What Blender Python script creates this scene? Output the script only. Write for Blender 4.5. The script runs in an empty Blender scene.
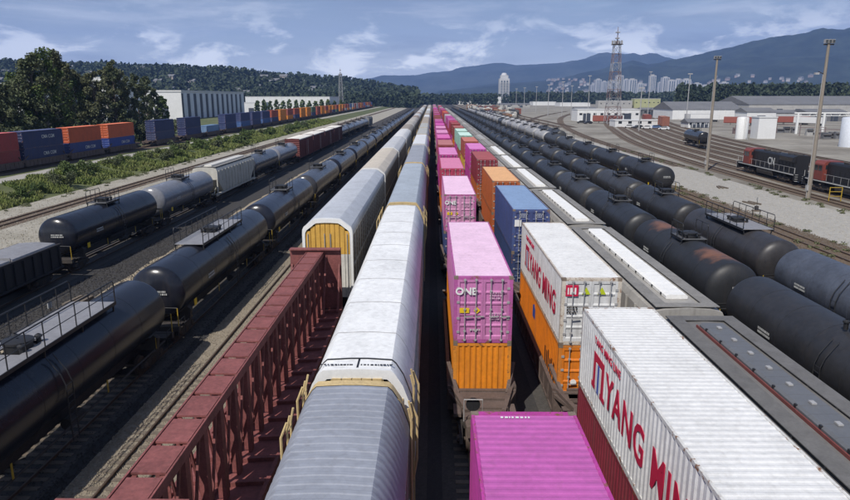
import bpy, math, random
import numpy as np
from mathutils import Vector, Matrix, noise as mnoise

C = bpy.context.scene.collection
scene = bpy.context.scene
R = math.radians
RT = 0.2                      # height of the rail head above the ground

# ------------------------------------------------------------------ camera
cd = bpy.data.cameras.new('camera')
cam = bpy.data.objects.new('camera', cd)
C.objects.link(cam)
cd.sensor_width = 36.0
cd.lens = 27.55
cd.clip_start = 0.3
cd.clip_end = 40000
CAM = Vector((0.0, 0.0, 13.5))
PITCH, YAW = 13.24, 0.60
cam.location = CAM
cam.rotation_euler = (R(90 - PITCH), 0, R(YAW))
scene.camera = cam

# ------------------------------------------------------------------ light
SUN_DIR = Vector((-0.40, -0.70, 1.0)).normalized()       # towards the sun
SUN_EL = math.asin(SUN_DIR.z)
SUN_ROT = math.atan2(SUN_DIR.x, SUN_DIR.y) % (2 * math.pi)
sl = bpy.data.lights.new('sun', 'SUN')
sl.energy = 4.7
sl.angle = R(0.53)
sl.color = (1.0, 0.955, 0.89)
sun = bpy.data.objects.new('sun', sl)
C.objects.link(sun)
sun.rotation_euler = (-SUN_DIR).to_track_quat('-Z', 'Y').to_euler()

scene.view_settings.view_transform = 'Standard'
scene.view_settings.look = 'None'
scene.view_settings.gamma = 1
scene.view_settings.exposure = 0.0
scene.view_settings.use_curve_mapping = False
try:
    scene.cycles.use_denoising = True
    scene.cycles.max_bounces = 5
    scene.cycles.diffuse_bounces = 2
    scene.cycles.glossy_bounces = 2
    scene.cycles.transmission_bounces = 2
    scene.cycles.volume_bounces = 0
    scene.cycles.transparent_max_bounces = 6
    scene.cycles.caustics_reflective = False
    scene.cycles.caustics_refractive = False
except Exception:
    pass

w = bpy.data.worlds.new('World')
scene.world = w
w.use_nodes = True
nt = w.node_tree
for n in list(nt.nodes):
    nt.nodes.remove(n)
def N(tree, t, **kw):
    n = tree.nodes.new(t)
    for k, v in kw.items():
        if k.startswith('i_'):
            n.inputs[int(k[2:])].default_value = v
        else:
            setattr(n, k, v)
    return n
L = nt.links.new
sky = N(nt, 'ShaderNodeTexSky')
sky.sky_type = 'NISHITA'
sky.sun_disc = False
sky.sun_elevation = SUN_EL
sky.sun_rotation = SUN_ROT
sky.air_density = 1.0
sky.dust_density = 1.2
sky.ozone_density = 3.0
tc = N(nt, 'ShaderNodeTexCoord')
sep = N(nt, 'ShaderNodeSeparateXYZ')
L(tc.outputs['Generated'], sep.inputs[0])
zc = N(nt, 'ShaderNodeMath', operation='MAXIMUM', i_1=0.0)
L(sep.outputs[2], zc.inputs[0])
za = N(nt, 'ShaderNodeMath', operation='ADD', i_1=0.10)
L(zc.outputs[0], za.inputs[0])
dx = N(nt, 'ShaderNodeMath', operation='DIVIDE')
dy = N(nt, 'ShaderNodeMath', operation='DIVIDE')
L(sep.outputs[0], dx.inputs[0]); L(za.outputs[0], dx.inputs[1])
L(sep.outputs[1], dy.inputs[0]); L(za.outputs[0], dy.inputs[1])
cmb = N(nt, 'ShaderNodeCombineXYZ')
L(dx.outputs[0], cmb.inputs[0]); L(dy.outputs[0], cmb.inputs[1])
def cloud(scale, detail, rough, lo, hi, w4, dist=0.0):
    n = N(nt, 'ShaderNodeTexNoise')
    n.noise_dimensions = '4D'
    n.inputs['Scale'].default_value = scale
    n.inputs['Detail'].default_value = detail
    n.inputs['Roughness'].default_value = rough
    n.inputs['W'].default_value = w4
    n.inputs['Distortion'].default_value = dist
    L(cmb.outputs[0], n.inputs['Vector'])
    r = N(nt, 'ShaderNodeMapRange')
    r.interpolation_type = 'SMOOTHSTEP'
    r.inputs[1].default_value = lo; r.inputs[2].default_value = hi
    L(n.outputs[0], r.inputs[0])
    return r
veil = cloud(0.45, 6, 0.55, 0.22, 0.78, 2.3, 0.4)       # thin high overcast
dark = cloud(0.75, 7, 0.6, 0.47, 0.80, 7.1, 0.5)        # grey undersides
bank = N(nt, 'ShaderNodeMapping')                         # far cumulus: seen from the side, not from below
bank.inputs['Scale'].default_value = (1, 1, 2.6)
L(tc.outputs['Generated'], bank.inputs[0])
puff = cloud(10.0, 9, 0.60, 0.49, 0.62, 1.7, 0.5)
L(bank.outputs[0], [l for l in nt.links if l.to_node == puff][0].from_node.inputs['Vector'])       # bright cumulus, low over the hills
lowb = N(nt, 'ShaderNodeMapRange')                        # cumulus stand far off, so they sit low
lowb.interpolation_type = 'SMOOTHSTEP'
lowb.inputs[1].default_value = 0.135; lowb.inputs[2].default_value = 0.06
L(sep.outputs[2], lowb.inputs[0])
pf = N(nt, 'ShaderNodeMath', operation='MULTIPLY')
L(puff.outputs[0], pf.inputs[0]); L(lowb.outputs[0], pf.inputs[1])
def mixc(fac, a, b, k=1.0):
    m = N(nt, 'ShaderNodeMix', data_type='RGBA')
    s = N(nt, 'ShaderNodeMath', operation='MULTIPLY', i_1=k)
    L(fac, s.inputs[0]); L(s.outputs[0], m.inputs[0])
    if isinstance(a, tuple): m.inputs[6].default_value = a
    else: L(a, m.inputs[6])
    m.inputs[7].default_value = b
    return m.outputs[2]
c = mixc(veil.outputs[0], sky.outputs[0], (2.4, 3.0, 4.6, 1), 0.85)
c = mixc(dark.outputs[0], c, (1.6, 2.0, 3.0, 1), 0.85)
glow = N(nt, 'ShaderNodeMapRange')                        # paler air towards the horizon, all round
glow.interpolation_type = 'SMOOTHSTEP'
glow.inputs[1].default_value = 0.185; glow.inputs[2].default_value = 0.0
L(sep.outputs[2], glow.inputs[0])
c = mixc(glow.outputs[0], c, (9.2, 10.3, 12.2, 1), 0.85)
strat = N(nt, 'ShaderNodeMapping')                        # long level bands of grey-white cloud
strat.inputs['Scale'].default_value = (1, 1, 6.5)
L(tc.outputs['Generated'], strat.inputs[0])
band = cloud(3.2, 9, 0.62, 0.44, 0.70, 5.2, 0.6)
L(strat.outputs[0], [l for l in nt.links if l.to_node == band][0].from_node.inputs['Vector'])
dark2 = cloud(2.6, 8, 0.6, 0.50, 0.74, 9.3, 0.5)
L(strat.outputs[0], [l for l in nt.links if l.to_node == dark2][0].from_node.inputs['Vector'])
bfade = N(nt, 'ShaderNodeMapRange'); bfade.inputs[1].default_value = .30; bfade.inputs[2].default_value = .10
L(sep.outputs[2], bfade.inputs[0])
bm_ = N(nt, 'ShaderNodeMath', operation='MULTIPLY'); L(band.outputs[0], bm_.inputs[0]); L(bfade.outputs[0], bm_.inputs[1])
c = mixc(bm_.outputs[0], c, (9.6, 10.3, 11.6, 1), 0.72)
c = mixc(dark2.outputs[0], c, (2.3, 2.8, 4.0, 1), 0.55)
c = mixc(pf.outputs[0], c, (15.5, 16.0, 16.8, 1), 0.95)
bg = N(nt, 'ShaderNodeBackground')
bg.inputs[1].default_value = 0.10
out = N(nt, 'ShaderNodeOutputWorld')
L(c, bg.inputs[0]); L(bg.outputs[0], out.inputs[0])

# ------------------------------------------------------------------ materials
def hexc(h):
    def f(v):
        v /= 255
        return v / 12.92 if v <= 0.04045 else ((v + 0.055) / 1.055) ** 2.4
    return tuple(f(int(h[i:i + 2], 16)) for i in (0, 2, 4))

def mat(name, col=(.5, .5, .5), rough=.6, metal=0., amt=.25, scale=3., bump=0., bscale=40., obj=False,
        rust=0., rustcol=(.14, .05, .02), stretch=(1, 1, 1), spec=.4, col2=None, streak=0., world=False):
    m = bpy.data.materials.new(name)
    m.use_nodes = True
    t = m.node_tree
    for n in list(t.nodes):
        t.nodes.remove(n)
    K = t.links.new
    o = N(t, 'ShaderNodeOutputMaterial')
    b = N(t, 'ShaderNodeBsdfPrincipled')
    K(b.outputs[0], o.inputs[0])
    b.inputs['Roughness'].default_value = rough
    b.inputs['Metallic'].default_value = metal
    b.inputs['Specular IOR Level'].default_value = spec
    tcn = N(t, 'ShaderNodeTexCoord')
    oi = N(t, 'ShaderNodeObjectInfo')
    geo = N(t, 'ShaderNodeNewGeometry')
    src = geo.outputs['Position'] if world else tcn.outputs['Object']
    mp = N(t, 'ShaderNodeMapping')
    mp.inputs['Scale'].default_value = stretch
    K(src, mp.inputs[0])
    wv = N(t, 'ShaderNodeMath', operation='MULTIPLY', i_1=57.0)
    K(oi.outputs['Random'], wv.inputs[0])
    def nz(sc, det=6, ro=.6, vec=None):
        n = N(t, 'ShaderNodeTexNoise')
        n.noise_dimensions = '4D'
        n.inputs['Scale'].default_value = sc
        n.inputs['Detail'].default_value = det
        n.inputs['Roughness'].default_value = ro
        K(vec if vec is not None else mp.outputs[0], n.inputs['Vector'])
        if not world:
            K(wv.outputs[0], n.inputs['W'])
        return n.outputs[0]
    n1 = nz(scale)
    if obj:
        base = oi.outputs['Color']
    elif col2 is not None:
        mr0 = N(t, 'ShaderNodeMapRange'); mr0.inputs[1].default_value = .35; mr0.inputs[2].default_value = .65
        K(n1, mr0.inputs[0])
        mx = N(t, 'ShaderNodeMix', data_type='RGBA')
        K(mr0.outputs[0], mx.inputs[0])
        mx.inputs[6].default_value = (*col, 1); mx.inputs[7].default_value = (*col2, 1)
        base = mx.outputs[2]
    else:
        rgb = N(t, 'ShaderNodeRGB'); rgb.outputs[0].default_value = (*col, 1)
        base = rgb.outputs[0]
    n2 = nz(scale * 7.3, 4, .7)
    ad = N(t, 'ShaderNodeMath', operation='ADD'); K(n1, ad.inputs[0]); K(n2, ad.inputs[1])
    mr = N(t, 'ShaderNodeMapRange')
    mr.inputs[1].default_value = .7; mr.inputs[2].default_value = 1.3
    mr.inputs[3].default_value = 1 - amt; mr.inputs[4].default_value = 1 + amt * .6
    K(ad.outputs[0], mr.inputs[0])
    sc = N(t, 'ShaderNodeVectorMath', operation='SCALE')
    K(base, sc.inputs[0]); K(mr.outputs[0], sc.inputs[3])
    colout = sc.outputs[0]
    if streak > 0:
        mp2 = N(t, 'ShaderNodeMapping'); mp2.inputs['Scale'].default_value = (5, 5, .25)
        K(src, mp2.inputs[0])
        s1 = nz(1.0, 5, .65, mp2.outputs[0])
        m3 = N(t, 'ShaderNodeMapRange'); m3.inputs[1].default_value = .5; m3.inputs[2].default_value = .75
        m3.inputs[4].default_value = streak
        K(s1, m3.inputs[0])
        mx = N(t, 'ShaderNodeMix', data_type='RGBA')
        K(m3.outputs[0], mx.inputs[0]); K(colout, mx.inputs[6])
        mx.inputs[7].default_value = (.09, .07, .055, 1)
        colout = mx.outputs[2]
    if rust > 0:
        r1 = nz(scale * 1.7 + 1.1, 8, .7)
        m2 = N(t, 'ShaderNodeMapRange'); m2.interpolation_type = 'SMOOTHSTEP'
        m2.inputs[1].default_value = .74 - rust * .25; m2.inputs[2].default_value = .84 - rust * .25
        K(r1, m2.inputs[0])
        mx = N(t, 'ShaderNodeMix', data_type='RGBA')
        K(m2.outputs[0], mx.inputs[0]); K(colout, mx.inputs[6])
        mx.inputs[7].default_value = (*rustcol, 1)
        colout = mx.outputs[2]
    K(colout, b.inputs['Base Color'])
    if bump > 0:
        bn = nz(bscale, 5, .65)
        bp = N(t, 'ShaderNodeBump'); bp.inputs['Strength'].default_value = min(1, bump)
        bp.inputs['Distance'].default_value = .05
        K(bn, bp.inputs['Height']); K(bp.outputs[0], b.inputs['Normal'])
    m['nodes_tail'] = 1
    return m

M = {}
M['paint'] = mat('container_paint', rough=.6, amt=.22, scale=.8, obj=True, rust=.36, rustcol=(.17, .09, .05), streak=.42, bump=.10, bscale=1.6)
M['roofpaint'] = mat('container_roof_paint', rough=.6, amt=.16, scale=.9, obj=True, rust=.34, rustcol=(.30, .22, .17), streak=.22, bump=.10, bscale=1.6)
M['frame'] = mat('container_frame_paint', rough=.55, amt=.25, scale=2.2, obj=True, rust=.85, rustcol=(.20, .09, .04))
M['bar'] = mat('galvanised_bar', (.45, .44, .43), .5, .3, .2, 6)
M['cast'] = mat('corner_casting_steel', (.22, .17, .13), .7, .2, .3, 9, rust=.5)
M['grime'] = mat('grimy_steel', (.055, .047, .042), .75, .1, .45, 2.5, rust=.25, rustcol=(.09, .05, .03))
M['wheel'] = mat('wheel_steel', (.10, .075, .06), .6, .4, .3, 6)
M['railhead'] = mat('rail_steel', (.17, .12, .09), .45, .6, .3, 2)
M['tie'] = mat('weathered_timber', (.16, .13, .10), .9, 0, .45, 5, stretch=(1, 4, 4), bump=.4, bscale=20)
M['rustdeck'] = mat('rusty_brown_steel', (.13, .095, .08), .8, .1, .4, 2, rust=.45, rustcol=(.17, .08, .045))
M['red'] = mat('oxide_red_paint', (.225, .075, .070), .7, 0, .45, 1.2, rust=.3, rustcol=(.15, .06, .05), streak=.15, bump=.1)
M['rustred'] = mat('dark_red_trim', (.17, .05, .045), .7, 0, .3, 1.5)
M['yellow'] = mat('yellow_paint', (.62, .36, .07), .55, 0, .25, 2, rust=.2, streak=.35)
M['tanyellow'] = mat('faded_yellow_paint', (.56, .42, .21), .6, 0, .25, 2, rust=.18, streak=.3)
M['safety'] = mat('safety_yellow', (.40, .27, .03), .5, 0, .25, 4)
M['roofgrime'] = mat('grimy_roof_seam', (.52, .51, .50), .7, 0, .3, 3)
M['galv'] = mat('galvanised_roof', (.36, .38, .42), .42, .35, .16, .6, streak=.12, obj=False)
M['rackpaint'] = mat('autorack_paint', rough=.5, amt=.2, scale=.7, obj=True, rust=.12, rustcol=(.22, .16, .12), streak=.22)
M['screen'] = mat('autorack_screen', (.20, .165, .135), .6, .3, .35, .8, rust=.3, rustcol=(.11, .06, .035), streak=.5)
M['tank'] = mat('tank_paint', rough=.24, amt=.25, scale=.5, obj=True, rust=.05, rustcol=(.10, .055, .03), streak=.18, bump=.03, bscale=6)
M['tankmatt'] = mat('matt_tank_paint', rough=.44, amt=.4, scale=.7, obj=True, rust=.07, rustcol=(.10, .055, .03), streak=.2, bump=.03, bscale=6)
M['runboard'] = mat('running_board_steel', (.235, .225, .21), .75, .1, .3, 2, bump=.4, bscale=50, rust=.1)
M['rundark'] = mat('dark_running_board_steel', (.15, .145, .14), .75, .1, .3, 2, bump=.4, bscale=50, rust=.1)
M['grating'] = mat('grating_steel', (.31, .305, .315), .55, .3, .25, 3, bump=.5, bscale=60)
M['gratdark'] = mat('dark_grating', (.13, .128, .13), .6, .3, .3, 3, bump=.5, bscale=60)
M['darkmetal'] = mat('dark_painted_steel', (.025, .025, .027), .5, .1, .3, 4)
M['hopper'] = mat('hopper_paint', rough=.6, amt=.2, scale=.6, obj=True, rust=.12, streak=.35)
M['hatch'] = mat('fibreglass_hatch', rough=.5, amt=.12, scale=1.2, obj=True, streak=.12)
M['box'] = mat('boxcar_paint', rough=.65, amt=.25, scale=.7, obj=True, rust=.2, streak=.3)
M['white'] = mat('white_paint', (.74, .74, .72), .5, 0, .1, 2, streak=.1)
M['ymred'] = mat('red_lettering', (.52, .015, .06), .5, 0, .12, 4)
M['ymblue'] = mat('blue_lettering', (.05, .10, .42), .5, 0, .1, 4)
M['black'] = mat('black_paint', (.016, .016, .018), .45, 0, .2, 4)
M['stencil'] = mat('white_stencil', (.50, .50, .48), .6, 0, .2, 6)
M['dimprint'] = mat('faded_print', (.60, .36, .50), .6, 0, .2, 6)
M['dimwhite'] = mat('faded_white_print', (.38, .40, .46), .6, 0, .2, 6)
M['label_y'] = mat('yellow_label', (.75, .50, .02), .5, 0, .1, 5)
M['label_g'] = mat('lime_label', (.45, .52, .02), .5, 0, .1, 5)
M['locored'] = mat('loco_red', (.20, .048, .036), .5, 0, .25, 2, streak=.3)
M['glass'] = mat('window_glass', (.02, .025, .03), .08, 0, .1, 2, spec=.6)
M['ballast'] = mat('dark_ballast', (.060, .056, .052), .95, 0, .45, .9, world=True, bump=.8, bscale=9, col2=(.034, .032, .033))
M['ballast_b'] = mat('brown_ballast', (.17, .14, .105), .95, 0, .4, .25, world=True, bump=.8, bscale=9, col2=(.11, .085, .06))
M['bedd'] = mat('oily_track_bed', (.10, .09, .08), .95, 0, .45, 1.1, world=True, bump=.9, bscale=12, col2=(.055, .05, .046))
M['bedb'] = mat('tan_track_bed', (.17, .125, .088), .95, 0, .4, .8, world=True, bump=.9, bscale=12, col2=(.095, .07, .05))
M['bedt'] = mat('tan_bed_painted_sunlit', (.34, .29, .22), .95, 0, .45, 1.6, world=True, bump=1, bscale=10, col2=(.19, .16, .12))  # tan bed, sunlight painted in as a paler colour
M['gravel'] = mat('pale_gravel', (.39, .37, .335), .95, 0, .22, .18, world=True, bump=.5, bscale=7, col2=(.31, .295, .265))
M['gravel2'] = mat('tan_gravel', (.41, .38, .32), .95, 0, .25, .2, world=True, bump=.5, bscale=7, col2=(.25, .23, .185))
M['earth'] = mat('yard_earth', (.20, .178, .145), .95, 0, .35, .05, world=True, bump=.5, bscale=4, col2=(.29, .27, .23))
M['grassland'] = mat('grassy_ground', (.075, .10, .03), .95, 0, .4, .12, world=True, bump=.6, bscale=6, col2=(.12, .125, .055))
M['plain'] = mat('valley_floor', (.06, .075, .045), .95, 0, .35, .01, world=True, col2=(.11, .11, .09))
M['leaf_a'] = mat('dark_foliage', (.075, .098, .042), .75, 0, .4, .35, world=True, col2=(.11, .12, .055))
M['leaf_d'] = mat('olive_foliage', (.105, .115, .052), .75, 0, .4, .3, world=True, col2=(.12, .125, .06))
M['leaf_b'] = mat('bush_foliage', (.065, .11, .024), .75, 0, .45, .5, world=True, col2=(.10, .13, .035))
M['leaf_c'] = mat('grass_blades', (.16, .215, .045), .75, 0, .45, .3, world=True, col2=(.17, .18, .06))
M['conifer'] = mat('distant_forest', (.038, .058, .034), .85, 0, .25, .01, world=True, col2=(.045, .060, .030))
M['bark'] = mat('bark', (.15, .125, .10), .9, 0, .4, 4, stretch=(3, 3, .6), bump=.4, bscale=15)
M['palebark'] = mat('pale_bark', (.42, .40, .35), .85, 0, .45, 3, stretch=(1, 1, 2))
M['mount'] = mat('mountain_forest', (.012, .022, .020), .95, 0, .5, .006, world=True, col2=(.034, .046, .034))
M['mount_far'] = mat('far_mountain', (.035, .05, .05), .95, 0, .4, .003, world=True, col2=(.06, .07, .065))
M['snow'] = mat('snow', (.75, .76, .78), .8, 0, .1, .01, world=True)
M['wwall'] = mat('white_cladding', (.70, .70, .69), .6, 0, .1, .2, streak=.12)
M['pwall'] = mat('pale_blue_cladding', (.66, .69, .74), .55, .1, .12, .2, streak=.1)
M['dkslot'] = mat('dark_slot', (.06, .07, .09), .5, .1, .2, 1)
M['groof'] = mat('grey_roof', (.17, .17, .175), .7, .1, .2, .12, streak=.2)
M['wroof'] = mat('pale_roof', (.58, .58, .57), .7, 0, .15, .1)
M['ybuild'] = mat('yellow_green_wall', (.40, .41, .22), .7, 0, .15, .3)
M['conc'] = mat('concrete', (.40, .39, .37), .8, 0, .2, .3, streak=.2)
M['tower'] = mat('tower_concrete', (.48, .48, .49), .7, 0, .15, .05)
M['twin'] = mat('tower_window', (.10, .13, .17), .25, 0, .2, .2)
M['mastred'] = mat('faded_mast_red', (.20, .145, .14), .6, 0, .25, 1)
M['mastwhite'] = mat('mast_grey_white', (.30, .30, .31), .6, 0, .2, 1)
M['pole'] = mat('weathered_wood_pole', (.26, .225, .185), .85, 0, .3, 1.2, stretch=(3, 3, .4), bump=.3, bscale=10)
M['carpaint'] = mat('car_paint', rough=.3, amt=.05, scale=1, obj=True)
M['tyre'] = mat('tyre_rubber', (.02, .02, .02), .8)
M['houses'] = mat('house_paint', rough=.7, amt=.1, scale=.2, obj=True)
M['paledirt'] = mat('tan_dirt', (.42, .35, .24), .9, 0, .4, 1.2, world=True, bump=.5, bscale=8, col2=(.26, .21, .15))

# rust stains on two matt tank tops, either side of the manway
def rusty_tank():
    m = mat('matt_tank_paint_with_rust_stains', rough=.52, amt=.3, scale=.5, obj=True, rust=.08, rustcol=(.10, .055, .03), streak=.2)
    t = m.node_tree; K = t.links.new
    b = [n for n in t.nodes if n.type == 'BSDF_PRINCIPLED'][0]
    src = b.inputs['Base Color'].links[0].from_socket
    tcn = N(t, 'ShaderNodeTexCoord')
    vm = N(t, 'ShaderNodeVectorMath', operation='ABSOLUTE'); K(tcn.outputs['Object'], vm.inputs[0])
    v2 = N(t, 'ShaderNodeVectorMath', operation='SUBTRACT'); K(vm.outputs[0], v2.inputs[0]); v2.inputs[1].default_value = (.1, 4.4, 4.2)
    v3 = N(t, 'ShaderNodeVectorMath', operation='DIVIDE'); K(v2.outputs[0], v3.inputs[0]); v3.inputs[1].default_value = (1.0, 1.9, 1.0)
    ln = N(t, 'ShaderNodeVectorMath', operation='LENGTH'); K(v3.outputs[0], ln.inputs[0])
    nz = N(t, 'ShaderNodeTexNoise'); nz.inputs['Scale'].default_value = 1.3; nz.inputs['Detail'].default_value = 8
    K(tcn.outputs['Object'], nz.inputs['Vector'])
    a = N(t, 'ShaderNodeMath', operation='MULTIPLY_ADD', i_1=1.5, i_2=-.75); K(nz.outputs[0], a.inputs[0])
    s = N(t, 'ShaderNodeMath', operation='ADD'); K(ln.outputs['Value'], s.inputs[0]); K(a.outputs[0], s.inputs[1])
    mr = N(t, 'ShaderNodeMapRange'); mr.interpolation_type = 'SMOOTHSTEP'
    mr.inputs[1].default_value = 1.05; mr.inputs[2].default_value = .25; K(s.outputs[0], mr.inputs[0])
    mx = N(t, 'ShaderNodeMix', data_type='RGBA'); K(mr.outputs[0], mx.inputs[0]); K(src, mx.inputs[6])
    mx.inputs[7].default_value = (.17, .078, .046, 1)
    K(mx.outputs[2], b.inputs['Base Color'])
    return m
M['tankrust'] = rusty_tank()

# ------------------------------------------------------------------ mesh helper
class MB:
    def __init__(s):
        s.v, s.f, s.m, s.mats = [], [], [], []
    def mi(s, k):
        if k not in s.mats: s.mats.append(k)
        return s.mats.index(k)
    def add(s, vs, fs, k):
        o = len(s.v); i = s.mi(k)
        s.v += [tuple(v) for v in vs]
        for f in fs:
            s.f.append(tuple(a + o for a in f)); s.m.append(i)
        return s
    def box(s, x0, x1, y0, y1, z0, z1, k):
        vs = [(x, y, z) for z in (z0, z1) for y in (y0, y1) for x in (x0, x1)]
        return s.add(vs, [(0, 2, 3, 1), (4, 5, 7, 6), (0, 1, 5, 4), (2, 6, 7, 3), (0, 4, 6, 2), (1, 3, 7, 5)], k)
    def beam(s, p, q, a, b, k, up=(0, 0, 1)):
        p, q = Vector(p), Vector(q)
        d = (q - p).normalized(); u = Vector(up)
        if abs(d.dot(u)) > .98: u = Vector((1, 0, 0))
        x = d.cross(u).normalized(); y = x.cross(d)
        vs = [e + x * sx * a / 2 + y * sy * b / 2 for e in (p, q) for sx, sy in ((-1, -1), (1, -1), (1, 1), (-1, 1))]
        return s.add(vs, [(3, 2, 1, 0), (4, 5, 6, 7), (0, 1, 5, 4), (1, 2, 6, 5), (2, 3, 7, 6), (3, 0, 4, 7)], k)
    def tube(s, pts, r, n, k, r2=None):
        pts = [Vector(p) for p in pts]
        vs, fs = [], []
        for i, p in enumerate(pts):
            d = (pts[min(i + 1, len(pts) - 1)] - pts[max(i - 1, 0)]).normalized()
            u = Vector((0, 0, 1)) if abs(d.z) < .95 else Vector((1, 0, 0))
            x = d.cross(u).normalized(); y = x.cross(d)
            rr = r if r2 is None else r + (r2 - r) * i / (len(pts) - 1)
            for j in range(n):
                a = 2 * math.pi * j / n
                vs.append(p + x * math.cos(a) * rr + y * math.sin(a) * rr)
        for i in range(len(pts) - 1):
            for j in range(n):
                a, b = i * n + j, i * n + (j + 1) % n
                fs.append((a, b, b + n, a + n))
        fs.append(tuple(range(n - 1, -1, -1))); fs.append(tuple((len(pts) - 1) * n + j for j in range(n)))
        return s.add(vs, fs, k)
    def lathe(s, prof, n, k, axis='y', c=(0, 0, 0), cap=True):
        vs, fs = [], []
        for t, r in prof:
            for j in range(n):
                a = 2 * math.pi * j / n
                p, q = r * math.cos(a), r * math.sin(a)
                if axis == 'y': vs.append((c[0] + p, c[1] + t, c[2] + q))
                elif axis == 'z': vs.append((c[0] + p, c[1] + q, c[2] + t))
                else: vs.append((c[0] + t, c[1] + p, c[2] + q))
        for i in range(len(prof) - 1):
            for j in range(n):
                a, b = i * n + j, i * n + (j + 1) % n
                fs.append((a, a + n, b + n, b) if axis == 'y' else (a, b, b + n, a + n))
        if cap:
            fs.append(tuple(range(n))); fs.append(tuple((len(prof) - 1) * n + j for j in range(n - 1, -1, -1)))
        return s.add(vs, fs, k)
    def prism(s, poly, axis, a, b, k):
        n = len(poly)
        def P(u, v, t):
            return (t, u, v) if axis == 'x' else (u, t, v) if axis == 'y' else (u, v, t)
        vs = [P(u, v, a) for u, v in poly] + [P(u, v, b) for u, v in poly]
        fs = [tuple(range(n)), tuple(range(2 * n - 1, n - 1, -1))]
        fs += [(j, n + j, n + (j + 1) % n, (j + 1) % n) for j in range(n)]
        return s.add(vs, fs, k)
    def strip(s, rows, k, closed=False):
        n = len(rows[0]); vs = [p for r in rows for p in r]
        fs = []
        for i in range(len(rows) - 1):
            for j in range(n - (0 if closed else 1)):
                a, b = i * n + j, i * n + (j + 1) % n
                fs.append((a, b, b + n, a + n))
        return s.add(vs, fs, k)
    def xf(s, mat4):
        s.v = [tuple(mat4 @ Vector(v)) for v in s.v]
        return s
    def mesh(s, name, smooth=None):
        me = bpy.data.meshes.new(name)
        me.from_pydata(s.v, [], s.f)
        for k in s.mats: me.materials.append(M[k])
        me.polygons.foreach_set('material_index', s.m)
        if smooth is not None:
            me.shade_smooth(); me.set_sharp_from_angle(angle=R(smooth))
        me.update()
        return me

def fixn(me):
    import bmesh
    bm = bmesh.new(); bm.from_mesh(me)
    bmesh.ops.recalc_face_normals(bm, faces=bm.faces)
    bm.to_mesh(me); bm.free()
    return me

def ob(name, me, parent=None, loc=(0, 0, 0), rz=0., col=None):
    o = bpy.data.objects.new(name, me)
    C.objects.link(o)
    if parent is not None: o.parent = parent
    o.location = loc
    if rz: o.rotation_euler = (0, 0, rz)
    if col is not None: o.color = (*col, 1)
    return o

def tag(o, label=None, cat=None, group=None, kind=None):
    if label: o['label'] = label
    if cat: o['category'] = cat
    if group: o['group'] = group
    if kind: o['kind'] = kind
    return o

# a thing described once: parts with sub-parts; copies share the mesh data
class Node:
    def __init__(s, name, me, loc=(0, 0, 0), rz=0., ck=None, kids=(), fine=False, label=None, kind=None):
        s.name, s.me, s.loc, s.rz, s.ck, s.kids, s.fine, s.label, s.kind = name, me, loc, rz, ck, kids, fine, label, kind or ('stuff' if name in ('small_print', 'small_lettering', 'dark_strokes') else None)

_merged = {}
def merged(proto, key, skip_fine=True):
    k = (key, skip_fine)
    if k in _merged: return _merged[k]
    vs, fs, mi, mats = [], [], [], []
    def go(nodes, mt):
        for n in nodes:
            if skip_fine and n.fine: continue
            m4 = mt @ Matrix.Translation(n.loc) @ Matrix.Rotation(n.rz, 4, 'Z')
            if n.me is not None:
                off = len(vs)
                vs.extend(tuple(m4 @ v.co) for v in n.me.vertices)
                mm = []
                for a in n.me.materials:
                    if a not in mats: mats.append(a)
                    mm.append(mats.index(a))
                for p in n.me.polygons:
                    fs.append(tuple(i + off for i in p.vertices)); mi.append(mm[p.material_index])
            go(n.kids, m4)
    go(proto, Matrix())
    me = bpy.data.meshes.new(key + '_far')
    me.from_pydata(vs, [], fs)
    for a in mats: me.materials.append(a)
    me.polygons.foreach_set('material_index', mi)
    me.shade_smooth(); me.set_sharp_from_angle(angle=R(35))
    _merged[k] = me
    return me

def place(proto, name, label, cat, group, loc, rz=0., cols=None, lod=0, pre=None):
    """lod 0: parts and sub-parts; 1: parts only, without the fine ones; 2: one far mesh"""
    cols = cols or {}
    if lod == 2:
        o = ob(name, merged(proto, (pre or name)), None, loc, rz, cols.get('main', (.5, .5, .5)))
        return tag(o, label, cat, group)
    root = ob(name, None, None, loc, rz)
    root.empty_display_size = .5
    tag(root, label, cat, group)
    def go(nodes, par, depth):
        for n in nodes:
            if lod == 1 and n.fine: continue
            o = ob(n.name, n.me, par, n.loc, n.rz, cols.get(n.ck or 'main', cols.get('main', (.5, .5, .5))))
            if n.label: o['label'] = n.label
            if n.kind: o['kind'] = n.kind
            if depth < 2 and not (lod == 1 and depth == 1):
                go(n.kids, o, depth + 1)
            elif lod == 1 and n.kids:
                pass
    if lod == 1:
        def go1(nodes, par):
            for n in nodes:
                if n.fine: continue
                me = n.me
                if n.kids:
                    me = merged([Node(n.name, n.me, kids=n.kids)], (pre or name) + '/' + n.name + str(id(n.me)))
                o = ob(n.name, me, par, n.loc, n.rz, cols.get(n.ck or 'main', cols.get('main', (.5, .5, .5))))
                if n.kind: o['kind'] = n.kind
        go1(proto, root)
    else:
        go(proto, root, 1)
    return root

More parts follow.
